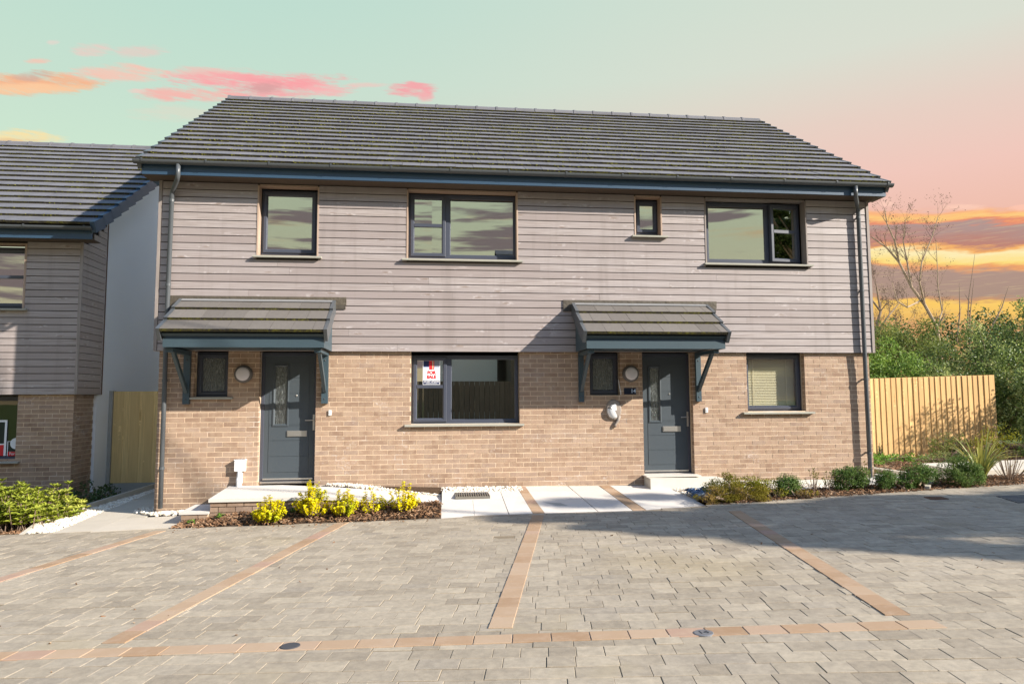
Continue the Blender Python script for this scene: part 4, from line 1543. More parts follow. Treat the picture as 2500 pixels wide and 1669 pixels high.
MB().box(-8.95, -8.53, yy - .002, yy - .0005, .735, 1.10).build('panel', 's_dark', p2)
MB().box(-8.95, -8.53, yy - .002, yy - .0005, .53, .715).build('foot', 's_red', p2)


# =====================================================================
# TERRACE, PATHS, BEDS
# =====================================================================
def grid_mesh(mb, poly_fn, nx, ny, zf, mi=0):
    o = len(mb.v)
    for j in range(ny + 1):
        for i in range(nx + 1):
            x, y = poly_fn(i / nx, j / ny)
            mb.v.append((x, y, zf(x, y)))
    for j in range(ny):
        for i in range(nx):
            a = o + j * (nx + 1) + i
            mb.f.append((a, a + 1, a + nx + 2, a + nx + 1))
            mb.mi.append(mi)


def tz(x):
    """terrace level along X"""
    if x < -2.6:
        return .16
    f = min(1, (x + 2.6) / 1.47)
    return .16 - .175 * f


def tzy(x, y):
    f = max(0, min(1, -y / 1.0))
    return tz(x) - (.058 if x < -2.6 else .058 - .03 * (x + 2.6) / 1.47) * f


terr = struct(MB().build('terrace', 'step')) if False else None
mb = MB()
mb.box(-4.27, -1.15, -.96, -.001, -.30, -.06)
terr = struct(mb.build('terrace', 'mortar'))
tx = [-4.32, -3.55, -2.78, -2.10, -1.62, -1.135]
for a, b in zip(tx, tx[1:]):
    yb = lambda x: -.002 if x < -2.8 else -.24
    for (ya, yb_) in ((-1.0, -.5), (-.495, None)):
        y1a, y1b = (yb_, yb_) if yb_ else (yb(a + .01), yb(b - .01))
        g = .0015
        q = [(a + g, ya), (b - g, ya), (b - g, y1b), (a + g, y1a)]
        MB().hexa([(x, y, tzy(x, y) - .045) for x, y in q] + [(x, y, tzy(x, y)) for x, y in q]).build('paving_slab', 'paving', terr)
# face bricks of the terrace and of its lower step
for k in range(4):
    zt = .06 - k * .075
    xx = -4.30 - (.1125 if k % 2 else 0)
    while xx < -1.2:
        a, b = max(xx, -4.30), min(xx + .215, -1.2)
        top = min(zt, tzy((a + b) / 2, -1) - .048)
        if b - a > .03 and top - (zt - .065) > .02:
            piece(BRICK, 'brick', terr, (a, -.975 + rng.uniform(-.002, .002), zt - .065), (b - a, .05, top - zt + .065))
        xx += .225
    for j in range(4):
        a = -.97 + j * .225
        piece(BRICK, 'brick', terr, (-4.300, a + .05, zt - .065), (.05, .215, .065))
st = struct(MB().box(-4.655, -4.31, -.975, -.33, -.30, -.10).build('side_step', 'mortar'))
MB().hexa([(-4.70, -1.005, -.10), (-4.308, -1.005, -.10), (-4.308, -.32, -.095), (-4.70, -.32, -.095), (-4.70, -1.005, -.068), (-4.308, -1.005, -.068), (-4.308, -.32, -.06), (-4.70, -.32, -.06)]).build('step_cap', 'paving', st)
for k in range(3):
    for (a, b) in ((-4.672, -4.56), (-4.55, -4.335)) if k % 2 else ((-4.672, -4.457), (-4.447, -4.335)):
        piece(BRICK, 'brick', st, (a, -.992, -.172 - k * .075), (b - a, .05, .065))
# stone step at door 14
s14 = struct(MB().hexa([(2.145, -.34, .0), (3.36, -.34, .0), (3.36, .0, .0), (2.145, .0, .0), (2.145, -.33, .188), (3.36, -.33, .168), (3.36, -.002, .172), (2.145, -.002, .195)]).build('door_step', 'step'))
MB().box(2.125, 3.03, -.20, .15, .196, .214).build('threshold_slab', 'paving', s14)
k14 = struct(MB().hexa([(3.365, -.34, .0), (6.0, -.34, .02), (6.0, -.28, .02), (3.365, -.28, .0), (3.365, -.33, .13), (6.0, -.33, .11), (6.0, -.28, .11), (3.365, -.28, .13)]).build('kerb', 'step'))

# left path, gravel, kerb
KA, KB = (-6.79, -.23, -.215), (-6.42, 2.85, -.10)


def pz(x, y):
    """left side path: follows the drive, then climbs to the back"""
    f = max(0, min(1.6, (y + .9) / 3.75))
    return gz(x, y) + .006 + .16 * f


kx = lambda y: KA[0] + (KB[0] - KA[0]) * (y + .23) / 3.08
mb = MB()
grid_mesh(mb, lambda i, j: ((kx(-1.05 + j * 7) + .03) * (1 - i) + (-4.66 if j < .15 else -5.42) * i, (-1.11 - .12 * i) + j * 7), 6, 14, lambda x, y: pz(x, y) - .035)
path = struct(mb.build('side_path', 'concrete'))
ys = [-1.08, -.25, .62, 1.5, 2.4, 3.3]
for a, b in zip(ys, ys[1:]):
    gx0 = lambda y: -6.22 + .0 * y if y < -.5 else -6.22 + (-.02) * (y + .5)
    xm = -5.72
    for x0f, x1f in ((lambda y: gx0(y) - .10 * max(0, min(1, (y + 1.1) / 1.6)), lambda y: xm), (lambda y: xm + .003, lambda y: -4.70 if y < -.3 else -5.42)):
        ya, yb = (back_edge((x0f(a) + x1f(a)) / 2) + .04 if a < -1 else a), b - .006
        slab(path, [(x0f(a), ya), (x1f(a), ya), (x1f(a) if a < -.3 else x1f(b), yb), (x0f(b), yb)], pz, 'path_slab', gap=.002)
kb = MB()
pts = [(-6.62, -1.09, gz(-6.62, -1.09) - .0), (KA[0], KA[1], KA[2] + .0), (kx(1.3), 1.3, -.155), (KB[0] - .0, KB[1], KB[2]), (kx(4.5), 4.5, -.03)]
kerb_l = None
for (a, b) in zip(pts, pts[1:]):
    q = [(a[0] - .05, a[1]), (a[0], a[1]), (b[0], b[1]), (b[0] - .05, b[1])]
    zz = [a[2], a[2], b[2], b[2]]
    kb.hexa([(x, y, z - .2) for (x, y), z in zip(q, zz)] + [(x, y, z) for (x, y), z in zip(q, zz)])
kerb_l = struct(kb.build('path_kerb', 'kerb'))


def pebbles(name, n, sampler, smin, smax, mat, flat=.62):
    t_ = (1 + 5 ** .5) / 2
    iv = np.array([(-1, t_, 0), (1, t_, 0), (-1, -t_, 0), (1, -t_, 0), (0, -1, t_), (0, 1, t_), (0, -1, -t_), (0, 1, -t_), (t_, 0, -1), (t_, 0, 1), (-t_, 0, -1), (-t_, 0, 1)]) / 1.9
    ifc = np.array([(0, 11, 5), (0, 5, 1), (0, 1, 7), (0, 7, 10), (0, 10, 11), (1, 5, 9), (5, 11, 4), (11, 10, 2), (10, 7, 6), (7, 1, 8), (3, 9, 4), (3, 4, 2), (3, 2, 6), (3, 6, 8), (3, 8, 9), (4, 9, 5), (2, 4, 11), (6, 2, 10), (8, 6, 7), (9, 8, 1)])
    V, F = [], []
    for k in range(n):
        x, y, z = sampler()
        s_ = rng.uniform(smin, smax)
        q = np.array(bpy_euler((rng.normal(0, .5), rng.normal(0, .5), rng.uniform(0, 6.28))))
        v = iv * (1 + rng.normal(0, .12, (12, 1))) * np.array((s_, s_ * rng.uniform(.6, .95), s_ * flat))
        V.append(v @ q.T + np.array((x, y, z)))
        F.append(ifc + 12 * k)
    me = bpy.data.meshes.new(name)
    me.from_pydata(np.concatenate(V).tolist(), [], np.concatenate(F).tolist())
    me.materials.append(M[mat])
    me.update()
    o = bpy.data.objects.new(name, me)
    COL.objects.link(o)
    o['kind'] = 'stuff'
    return o


def chips(name, n, sampler, smin, smax, mat):
    base = np.array([(-1, -.35, -.12), (1, -.25, -.12), (.8, .35, -.12), (-.9, .3, -.12), (-1, -.35, .12), (1, -.25, .12), (.8, .35, .12), (-.9, .3, .12)])
    fc = np.array([(0, 3, 2, 1), (4, 5, 6, 7), (0, 1, 5, 4), (1, 2, 6, 5), (2, 3, 7, 6), (3, 0, 4, 7)])
    V, F = [], []
    for k in range(n):
        x, y, z = sampler()
        s_ = rng.uniform(smin, smax)
        q = np.array(bpy_euler((rng.normal(0, .45), rng.normal(0, .45), rng.uniform(0, 6.28))))
        V.append((base * s_ * np.array((1, rng.uniform(.6, 1.3), rng.uniform(.6, 1.4)))) @ q.T + np.array((x, y, z)))
        F.append(fc + 8 * k)
    me = bpy.data.meshes.new(name)
    me.from_pydata(np.concatenate(V).tolist(), [], np.concatenate(F).tolist())
    me.materials.append(M[mat])
    me.update()
    o = bpy.data.objects.new(name, me)
    COL.objects.link(o)
    o['kind'] = 'stuff'
    return o


def s_leftstrip():
    y = rng.uniform(-1.05, 3.0)
    a = kx(y) + .01 if y > -.23 else -6.62 + (KA[0] + 6.62) * (y + 1.09) / .86 + .01
    b = -6.24 if y < -.5 else -6.30
    x = rng.uniform(a, b)
    return x, y, pz(x, y) - .012 + rng.uniform(0, .014)


pebbles('gravel', 2600, s_leftstrip, .016, .032, 'gravel')


def s_wallfoot():
    x = -5.75 + 1.05 * rng.random() ** .8
    y0 = -.24 if x > -5.3 else -.24 + (-5.3 - x) * .9
    y = rng.uniform(y0, -.02 if x > -5.39 else .45)
    return x, y, pz(x, y) + .012 + rng.uniform(0, .02)


pebbles('gravel', 520, s_wallfoot, .016, .032, 'gravel')


def s_terr():
    x = rng.uniform(-2.86, .12)
    y1 = -.15 - .12 * min(1, (x + 2.86) / .6) - (.03 if x > -1.2 else 0)
    y = rng.uniform(y1, -.01)
    z = (tz(x) - .004) if x < -1.13 else sz(x, y) - .01
    return x, y, z + rng.uniform(-.012, .016)


MB().hexa([(-2.85, -.26, -.2), (.1, -.30, -.2), (.1, -.0015, -.2), (-2.85, -.0015, -.2), (-2.85, -.16, .14), (.1, -.28, .0), (.1, -.0015, .03), (-2.85, -.0015, .145)]).build('gravel_bed', 'soil')['kind'] = 'structure'
pebbles('gravel', 2600, s_terr, .013, .026, 'gravel')


# right hand gravel, slate and beds
def bz(x, y):
    """bed on the right: rises from the drive edge to the wall"""
    f = max(0, min(1, (y - back_edge(x)) / 1.3))
    return gz(x, y) - .012 + .085 * f


def s_white():
    x = rng.uniform(2.50, 4.4)
    y = rng.uniform(-.95 if x < 3.2 else -.7, -.36)
    return x, y, sz(2.5, y) + (x - 2.5) * .01 + rng.uniform(0, .012)


mb = MB()
grid_mesh(mb, lambda i, j: (2.46 + 4.3 * i, -1.2 + 1.19 * j), 8, 4, lambda x, y: sz(2.5, y) + (x - 2.5) * .012 - .008)
gb = struct(mb.build('gravel_base', 'kerb'))
pebbles('gravel', 2200, s_white, .010, .022, 'gravel')


def s_white2():
    x = rng.uniform(4.2, 6.2)
    y = rng.uniform(-.95, -.35)
    return x, y, sz(2.5, y) + (x - 2.5) * .012 + rng.uniform(0, .012)


pebbles('gravel', 1600, s_white2, .012, .024, 'gravel')


def s_slate():
    f = rng.random()
    x = 2.53 + f * .75
    y = rng.uniform(-1.42 - .25 * f * .2, -.84 + .1 * f)
    return x, y, bz(x, y) + .03 + rng.uniform(0, .03)


chips('slate_chippings', 520, s_slate, .025, .055, 'slate')

BEDR = [(2.52, -1.86), (3.3, -1.80), (4.2, -1.66), (5.05, -1.60), (6.34, -1.49), (7.55, -1.44), (9.5, -1.33)]
mb = MB()


def bedr(i, j):
    x = 2.52 + i * 7.5
    yf = back_edge(x) + .03
    yb = -1.30 + (.35 if x > 3.3 else 0) + max(0, x - 5.4) * .16
    return x, yf + (yb - yf) * j


grid_mesh(mb, bedr, 40, 5, lambda x, y: bz(x, y) + .006 * t_noise(x * 4, y * 5))
struct(mb.build('right_bed', 'soil'))


def s_bedr():
    x, y = bedr(rng.random() * .78 + .05, rng.random())
    return x, y, bz(x, y) + .008 + rng.uniform(0, .02)


chips('bark_mulch', 2300, s_bedr, .012, .032, 'mulch')

# bed below the terrace
mb = MB()


def bedl(i, j):
    x = -4.68 + i * 3.53
    yf = back_edge(x) + .015
    yb = -.985
    return x, yf + (yb - yf) * j


blz = lambda x, y: gz(x, y) - .012 + .13 * max(0, min(1, (y - back_edge(x)) / .5)) ** .8 * min(1, (x + 4.75) / .9 + .15)
grid_mesh(mb, bedl, 36, 5, lambda x, y: blz(x, y) + .006 * t_noise(x * 5, y * 6))
struct(mb.build('terrace_bed', 'soil'))


def s_bedl():
    x, y = bedl(rng.random(), rng.random() ** .9)
    return x, y, blz(x, y) + .012 + rng.uniform(0, .022)


chips('bark_mulch', 2600, s_bedl, .012, .034, 'mulch')
chips('fallen_leaves', 26, lambda: (lambda x, y: (x, y, gz(x, y) + .004))(rng.uniform(-4.5, 4), rng.uniform(-6.8, -2.2)), .008, .02, 'mulch')
chips('fallen_leaves', 60, lambda: (lambda x: (x, back_edge(x) - abs(rng.normal(0, .18)), gz(x, back_edge(x)) + .006))(rng.uniform(-4.6, -1.2)), .01, .022, 'mulch')

# bed at the far left under the leafy shrub
mb = MB()
grid_mesh(mb, lambda i, j: (-11 + i * (kx(-1.05 + j * 3.7) - .04 + 11 if j > .23 else -6.66 - (.12 * j / .23) + 11), (-.86 - .22 * i) + j * 3.0), 16, 8, lambda x, y: gz(x, y) - .03 + .03 * t_noise(x * 3, y * 4))
struct(mb.build('left_bed', 'soil'))
chips('bark_mulch', 700, lambda: (lambda x, y: (x, y, gz(x, y) + .0))(rng.uniform(-8.2, -6.68), rng.uniform(-1.02, -.4)), .012, .03, 'mulch')

# right hand path with low walls
rp = MB()
grid_mesh(rp, lambda i, j: ((5.45 + .55 * j) * (1 - i) + (6.85 + 0 * j) * i, -1.25 + 3.0 * j), 4, 8, lambda x, y: .075 + .02 * (y + 1.3) + .012 * (x - 5.5))
rpath = struct(rp.build('garden_path', 'concrete'))
rz_ = lambda x, y: .085 + .02 * (y + 1.3) + .012 * (x - 5.5)
for (a, b) in ((-1.2, -.45), (-.445, .35), (.355, 1.2)):
    slab(rpath, [(5.6 + (a + 1.2) * .22, a), (6.35 + (a + 1.2) * .1, a), (6.35 + (b + 1.2) * .1, b), (5.6 + (b + 1.2) * .22, b)], rz_, 'paving', gap=.003)
wl = MB()
P_ = [(6.02, -1.36, .125), (6.60, -.72, .20), (6.72, 1.2, .17)]
for a, b in zip(P_, P_[1:]):
    d = Vector((b[0] - a[0], b[1] - a[1])).normalized()
    nx, ny = d.y * .07, -d.x * .07
    wl.hexa([(a[0], a[1], -.1), (a[0] + nx, a[1] + ny, -.1), (b[0] + nx, b[1] + ny, -.1), (b[0], b[1], -.1), (a[0], a[1], a[2]), (a[0] + nx, a[1] + ny, a[2]), (b[0] + nx, b[1] + ny, b[2]), (b[0], b[1], b[2])])
lw = tag(wl.build('path_edging', 'kerb'), 'low pale edging wall bending round the path right of the house', 'edging')
w2 = MB().hexa([(7.3, -.62, -.1), (12.5, -.35, -.1), (12.5, -.1, -.1), (7.3, -.4, -.1), (7.3, -.62, .245), (12.5, -.35, .31), (12.5, .75, .34), (7.3, .45, .275)])
lw2 = tag(w2.build('raised_path', 'kerb'), 'raised pale concrete slab path at the far right edge of the planting', 'path')
# planting ground behind
mb = MB()
grid_mesh(mb, lambda i, j: (6.1 + 8 * i, .3 + 5 * j), 14, 8, lambda x, y: .13 + .014 * (x - 6) + .03 * t_noise(x * 2, y * 3))
struct(mb.build('back_bed', 'soil'))
chips('bark_mulch', 1500, lambda: (lambda x, y: (x, y, .155 + .014 * (x - 6) + rng.uniform(0, .03)))(rng.uniform(6.75, 10.5), rng.uniform(.3, 2.3)), .015, .04, 'mulch')


# =====================================================================
# FENCES
# =====================================================================
FR = thing('board_fence', (9.2, 2.5, .2), 'new yellow timber board fence running right from the house, partly in leaf shade', 'fence')
fb = shared('fence_board', MB().box(0, .142, 0, .014, 0, 1), 'fence')
xx = 7.25
k = 0
while xx < 10.50:
    zb = .20
    zt = 1.838 + (xx - 7.85) * .026
    piece(fb, 'board', FR, (xx, 2.44 + rng.uniform(-.002, .002), zb), (1, 1, zt - zb), (rng.normal(0, .001), rng.normal(0, .002), R(8)))
    xx += .1245
    k += 1
mb = MB()
for z in (.45, 1.05, 1.62):
    mb.box(7.25, 10.6, 2.475, 2.53, z, z + .07)
mb.build('rail', 'fence', FR)
MB().box(7.2, 10.6, 2.46, 2.49, .02, .20).build('gravel_board', 'concrete', FR)
FL = thing('side_fence', (-6.3, 2.9, -.3), 'weathered board fence panel in the shaded gap between the two houses', 'fence')
fo = shared('fence_board', MB().box(0, 1, 0, .016, 0, 1), 'fence_old')
xs = [-7.262, -7.09, -6.955, -6.80, -6.69, -6.555, -6.42, -6.28, -6.14, -6.0, -5.86, -5.72, -5.58, -5.44]
for i, (a, b) in enumerate(zip(xs, xs[1:])):
    piece(fo, 'board', FL, (a, 2.90 + .012 * (i % 2), -.085), (b - a + .008 - .01 * (i % 2), 1, 1.715), (0, 0, R(2)))
MB().box(-7.40, -7.265, 2.86, 3.0, -.6, 1.64).build('post', 'concrete', FL)
MB().box(-7.263, -5.45, 2.905, 2.955, -.5, -.087).build('gravel_board', 'concrete', FL)


# =====================================================================
# PLANTS
# =====================================================================
def leaves_obj(name, mat, parent, C, D, Nn, ln, wd, fold=.25):
    """leaf blades: centres C, length directions D, normals Nn, lengths ln, widths wd"""
    D = D / np.linalg.norm(D, axis=1, keepdims=True)
    B = np.cross(D, Nn)
    B /= np.maximum(np.linalg.norm(B, axis=1, keepdims=True), 1e-6)
    U = np.cross(B, D)
    n = len(C)
    ln = np.broadcast_to(ln, (n,))[:, None]
    wd = np.broadcast_to(wd, (n,))[:, None]
    v = np.empty((n, 6, 3))
    v[:, 0] = C - D * ln * .5
    v[:, 1] = C - D * ln * .08 + B * wd * .5 + U * wd * fold
    v[:, 2] = C + D * ln * .28 + B * wd * .36 + U * wd * fold * .6
    v[:, 3] = C + D * ln * .5 - U * ln * .08
    v[:, 4] = C + D * ln * .28 - B * wd * .36 + U * wd * fold * .6
    v[:, 5] = C - D * ln * .08 - B * wd * .5 + U * wd * fold
    f = np.array([(0, 1, 2, 3), (0, 3, 4, 5)])
    F = (f[None] + 6 * np.arange(n)[:, None, None]).reshape(-1, 4)
    me = bpy.data.meshes.new(name)
    me.vertices.add(n * 6)
    me.vertices.foreach_set('co', v.reshape(-1))
    me.loops.add(F.size)
    me.loops.foreach_set('vertex_index', F.reshape(-1))
    me.polygons.add(len(F))
    me.polygons.foreach_set('loop_start', np.arange(len(F)) * 4)
    me.polygons.foreach_set('loop_total', np.full(len(F), 4))
    me.update(calc_edges=True)
    me.validate()
    me.materials.append(M[mat])
    return link(me, name, parent)


def unit(n):
    v = rng.normal(0, 1, (n, 3))
    return v / np.linalg.norm(v, axis=1, keepdims=True)


def sprig_shrub(name, label, cat, base, ns, h, spread, mat, ll, lw, per, group=None, lean=.5, stemmat='twig', start=.25, up=.5, hvar=.3, dome=.38):
    o = thing(name, base, label, cat, group)
    base = np.array(base)
    st = MB()
    C, D, Nn = [], [], []
    for k in range(ns):
        a = rng.uniform(0, 2 * math.pi)
        r_ = math.sqrt(rng.random())
        hh = h * (1 - hvar * rng.random()) * (1 - dome * r_ ** 2)
        p0 = base + np.array((math.cos(a) * spread * .25 * r_, math.sin(a) * spread * .25 * r_, -.01))
        p2 = base + np.array((math.cos(a) * spread * r_, math.sin(a) * spread * r_ * .9, hh))
        p1 = (p0 + p2) / 2 + np.array((math.cos(a), math.sin(a), 0)) * spread * .12 * r_ * lean
        ts = np.linspace(0, 1, 5)
        pts = [(1 - q) ** 2 * p0 + 2 * q * (1 - q) * p1 + q * q * p2 for q in ts]
        st.tube(pts, [.006, .005, .0045, .0035, .002], 4, cap=False)
        m_ = int(per * (.7 + .6 * rng.random()))
        for q in start + (1 - start) * np.sqrt(rng.random(m_)):
            p = (1 - q) ** 2 * p0 + 2 * q * (1 - q) * p1 + q * q * p2
            d = p2 - p1
            d = d / np.linalg.norm(d)
            rv = unit(1)[0]
            out = rv - d * rv.dot(d)
            out /= max(np.linalg.norm(out), 1e-4)
            dd = out * (1 - up) + d * up
            C.append(p + dd * ll * .5)
            D.append(dd)
            Nn.append(d + .3 * unit(1)[0])
    st.build('stems', stemmat, o)
    leaves_obj('foliage', mat, o, np.array(C), np.array(D), np.array(Nn), ll * rng.uniform(.7, 1.15, len(C)), lw * rng.uniform(.8, 1.2, len(C)))
    return o


def lobe_points(lobes, n, shell=.55):
    """points through a set of ellipsoid lobes (cx,cy,cz,rx,ry,rz), more towards the outside; returns points and outward directions"""
    vol = np.array([l[3] * l[4] * l[5] for l in lobes]) ** .75
    idx = rng.choice(len(lobes), n, p=vol / vol.sum())
    L = np.array(lobes)[idx]
    u = unit(n)
    r_ = (shell + (1 - shell) * rng.random(n)) ** .8
    r_ *= 1 + .10 * rng.normal(0, 1, n)
    return L[:, :3] + u * L[:, 3:] * r_[:, None], u


def lobe_bush(name, label, cat, base, lobes, n, mat, ll, lw, group=None, stems=None, up=.35, shell=.5, trunkmat='bark', clump=True):
    o = thing(name, base, label, cat, group)
    # break every big lobe into small clumps so the outline is uneven
    small = []
    for (cx, cy, cz, rx, ry, rz) in lobes:
        k = 16 if clump else 0
        if not clump:
            small.append((cx, cy, cz, rx, ry, rz))
            continue
        pts, u = lobe_points([(cx, cy, cz, rx, ry, rz)], k, .72)
        for p in pts:
            s_ = rng.uniform(.26, .46)
            small.append((*p, rx * s_, ry * s_, rz * s_))
        small.append((cx, cy, cz, rx * .75, ry * .75, rz * .75))
    C, u = lobe_points(small, n, shell)
    D = u * .6 + unit(n) * .8 + np.array((0, 0, up - .35))
    Nn = u * .7 + unit(n) * .7 + np.array((0, 0, .6))
    leaves_obj('foliage', mat, o, C, D, Nn, ll * rng.uniform(.6, 1.25, n), lw * rng.uniform(.7, 1.2, n))
    st = MB()
    b = Vector(base)
    for (cx, cy, cz, rx, ry, rz) in lobes:
        p = Vector((cx, cy, cz))
        mid = (b + p) / 2 + Vector(rng.normal(0, .12, 3))
        st.tube([b, mid, p], [.02 + .02 * rz, .014 + .012 * rz, .006], 6)
        for _ in range(9):
            e = p + Vector(unit(1)[0] * np.array((rx, ry, rz)) * 1.02)
            m2 = p.lerp(e, .5) + Vector(rng.normal(0, .05, 3))
            st.tube([p, m2, e], [.009, .006, .002], 4, cap=False)
    st.build('stems', trunkmat, o)
    return o


YG = 'golden shrubs in the mulch bed below the terrace'
ylab = ['large golden shrub nearest the brick end of the terrace', 'tallest golden shrub in front of the left door', 'golden shrub third along the mulch bed under the terrace', 'lowest scrubby golden shrub between two taller ones', 'golden shrub nearest the pale slabs with one long sprig']
for (x, y, h_, sp, ns, pr), lab in zip(((-3.42, -1.36, .40, .22, 54, 36), (-2.88, -1.30, .55, .25, 56, 38), (-2.44, -1.38, .42, .19, 44, 32), (-2.08, -1.30, .38, .20, 22, 22), (-1.66, -1.36, .43, .23, 34, 28)), ylab):
    sprig_shrub('golden_shrub', lab, 'shrub', (x, y, blz(x, y)), ns, h_, sp, 'l_yellow', .038, .026, pr, YG, start=.08, up=.15, hvar=.5, dome=.62, lean=1.2)
for k, (x, y) in enumerate(((-4.12, -1.12), (-4.46, -1.2), (-3.12, -1.15), (-2.0, -1.22))):
    sprig_shrub('green_weed', ['small bright green weed beside the brick terrace corner', 'tiny green weed below the side step', 'dark green weed between the first two golden shrubs', 'green weed amid the scrubby golden shrub'][k], 'weed', (x, y, blz(x, y)), 8, .10, .07, 'l_green', .04, .02, 7, up=.3)

# leafy shrub at the left
o = thing('evergreen_shrub', (-7.3, -.2, -.32), 'wide bright green leafy shrub before the neighbouring brick wall', 'shrub')
C, D, Nn = [], [], []
st = MB()
for k in range(640):
    x = rng.uniform(-9.2, -6.62)
    y = rng.uniform(-.78, .62)
    edge = min(1, (x + 9.4) / .3, (-6.50 - x) / .55, (y + .92) / .35)
    h_ = (.47 + .11 * t_noise(x * 2.3, y * 2)) * max(.15, edge) ** .5 * (1 - .10 * (x + 7.6))
    h_ *= rng.uniform(.55, 1.08)
    a = rng.uniform(0, 6.28)
    p0 = np.array((x + .0, y, gz(x, y)))
    p1 = p0 + np.array((math.cos(a) * .09, math.sin(a) * .09 - .05, h_))
    st.tube([p0, p1], [.006, .003], 4, cap=False)
    d = (p1 - p0) / np.linalg.norm(p1 - p0)
    for w_i in range(3):
        q = 1 - w_i * .30 - rng.uniform(0, .06)
        if w_i and rng.random() < .2:
            continue
        nl = 10 if w_i == 0 else 9
        for j in range(nl):
            an = 2 * math.pi * j / nl + rng.uniform(-.3, .3)
            out = np.array((math.cos(an), math.sin(an), 0))
            upk = rng.uniform(.35, 1.1) if w_i == 0 else rng.uniform(.0, .5)
            dd = out + d * upk
            C.append(p0 + (p1 - p0) * q + dd / np.linalg.norm(dd) * .04)
            D.append(dd)
            Nn.append(d + .2 * unit(1)[0])
st.build('stems', 'twig', o)
C = np.array(C)
leaves_obj('foliage', 'l_pieris', o, C, np.array(D), np.array(Nn), .092 * rng.uniform(.7, 1.15, len(C)), .028)
lobe_bush('low_shrub', 'dark low shrub in the shade at the foot of the white gable', 'shrub', (-7.0, 1.6, -.36), [(-7.1, 1.5, -.15, .35, .35, .22), (-7.0, 2.1, -.2, .25, .3, .16)], 900, 'l_dark', .06, .03)

# right hand bed plants
HB = 'round clipped shrubs along the right bed'
for (x, y, r_, hz_, n, lab) in ((3.86, -1.38, .21, .19, 1500, 'round green shrub next to the straggly heath, first in the right bed'), (4.93, -1.15, .32, .22, 2400, 'widest round green shrub in front of the brick by the downpipe'),
                                (5.46, -1.28, .18, .19, 1200, 'small open round shrub right of the downpipe foot'), (6.02, -1.20, .31, .20, 2200, 'spreading round green shrub beside the garden path edging'), (6.72, -1.28, .31, .27, 2800, 'densest dark round shrub left of the striped sword leaf plant')):
    z = bz(x, y)
    lobe_bush('round_shrub', lab, 'shrub', (x, y, z), [(x, y, z + hz_ * .85, r_, r_ * .8, hz_ * .82), (x + r_ * .35, y, z + hz_ * .7, r_ * .6, r_ * .6, hz_ * .7), (x - r_ * .4, y - .05, z + hz_ * .65, r_ * .55, r_ * .55, hz_ * .62)], int(n * 2.2), 'l_round', .027, .013, HB, shell=.4, clump=(r_ > .25))
lobe_bush('small_shrub', 'tiny sparse green shrub between two round shrubs by the path', 'shrub', (5.72, -1.36, bz(5.7, -1.3)), [(5.72, -1.36, bz(5.7, -1.3) + .12, .13, .11, .10)], 420, 'l_round', .032, .014, shell=.2)
hz0 = bz(2.9, -1.6)
lobe_bush('heath_clump', 'straggly olive and straw coloured heath clump at the slab corner', 'heath', (2.95, -1.60, hz0), [(2.75, -1.60, hz0 + .09, .30, .20, .12), (3.12, -1.62, hz0 + .10, .30, .20, .13), (2.95, -1.5, hz0 + .12, .3, .2, .13)], 5200, 'l_heath', .034, .008, shell=.3, clump=True, up=.8)
lobe_bush('heath_clump', 'taller green topped heath clump behind the straw coloured one', 'heath', (3.18, -1.28, hz0), [(3.05, -1.28, hz0 + .19, .34, .24, .14), (3.38, -1.28, hz0 + .16, .30, .24, .14)], 4600, 'l_olive', .034, .009, shell=.3, up=.8)
sprig_shrub('low_herb', 'low yellowish herb patch left of the first round shrub', 'herb', (3.62, -1.50, bz(3.6, -1.5)), 40, .16, .22, 'l_olive', .03, .012, 12, up=.4)
sprig_shrub('low_herb', 'bronzed low herb patch below the first round shrub', 'herb', (4.02, -1.60, bz(4.0, -1.6)), 36, .14, .20, 'l_heath', .03, .012, 12, up=.4)
for (x, y, h_, lab) in ((4.38, -1.15, .40, 'thin twiggy sapling with few leaves between the first round shrubs'), (4.62, -1.2, .33, 'bare wispy sapling near the widest round shrub'), (5.33, -1.05, .48, 'upright yellowing sprig in front of the right downpipe'), (5.62, -1.12, .34, 'thin yellow leaved sprig right of the right downpipe')):
    sprig_shrub('young_sapling', lab, 'sapling', (x, y, bz(x, y)), 8, h_, .12, 'l_olive', .035, .02, 7, start=.4, up=.4)
# striped sword leaf plant
ph = thing('sword_leaf_plant', (7.30, -.95, bz(7.3, -.95)), 'striped yellow green plant with long arching sword leaves', 'plant')
mb = MB()
for k in range(64):
    a = rng.uniform(0, 6.28)
    L = rng.uniform(.45, .95)
    tilt = rng.uniform(.1, .85)
    w_ = rng.uniform(.014, .024)
    d = Vector((math.cos(a), math.sin(a) * .8, 0))
    sd_ = Vector((-d.y, d.x, 0)).normalized()
    p = Vector((7.30 + d.x * .05, -.95 + d.y * .05, bz(7.3, -.95)))
    pts = []
    an = tilt * .45
    for j in range(7):
        pts.append(p.copy())
        p = p + (d * math.sin(an) + Vector((0, 0, math.cos(an)))) * L / 6
        an += tilt * .33
    o_ = len(mb.v)
    for j, q in enumerate(pts):
        ww = w_ * (1 - (j / 6) ** 2.2) + .001
        mb.v += [tuple(q - sd_ * ww), tuple(q + Vector((0, 0, -.4 * ww))), tuple(q + sd_ * ww)]
    for j in range(6):
        b_ = o_ + j * 3
        mb.f += [(b_, b_ + 1, b_ + 4, b_ + 3), (b_ + 1, b_ + 2, b_ + 5, b_ + 4)]
        mb.mi += [0, 0]
mb.build('blades', 'l_phorm', ph)
sprig_shrub('dry_shrub', 'twiggy half dead shrub between the sword leaf plant and the raised path', 'shrub', (7.78, -.95, bz(7.7, -.95)), 30, .52, .32, 'l_heath', .03, .012, 6, start=.3)
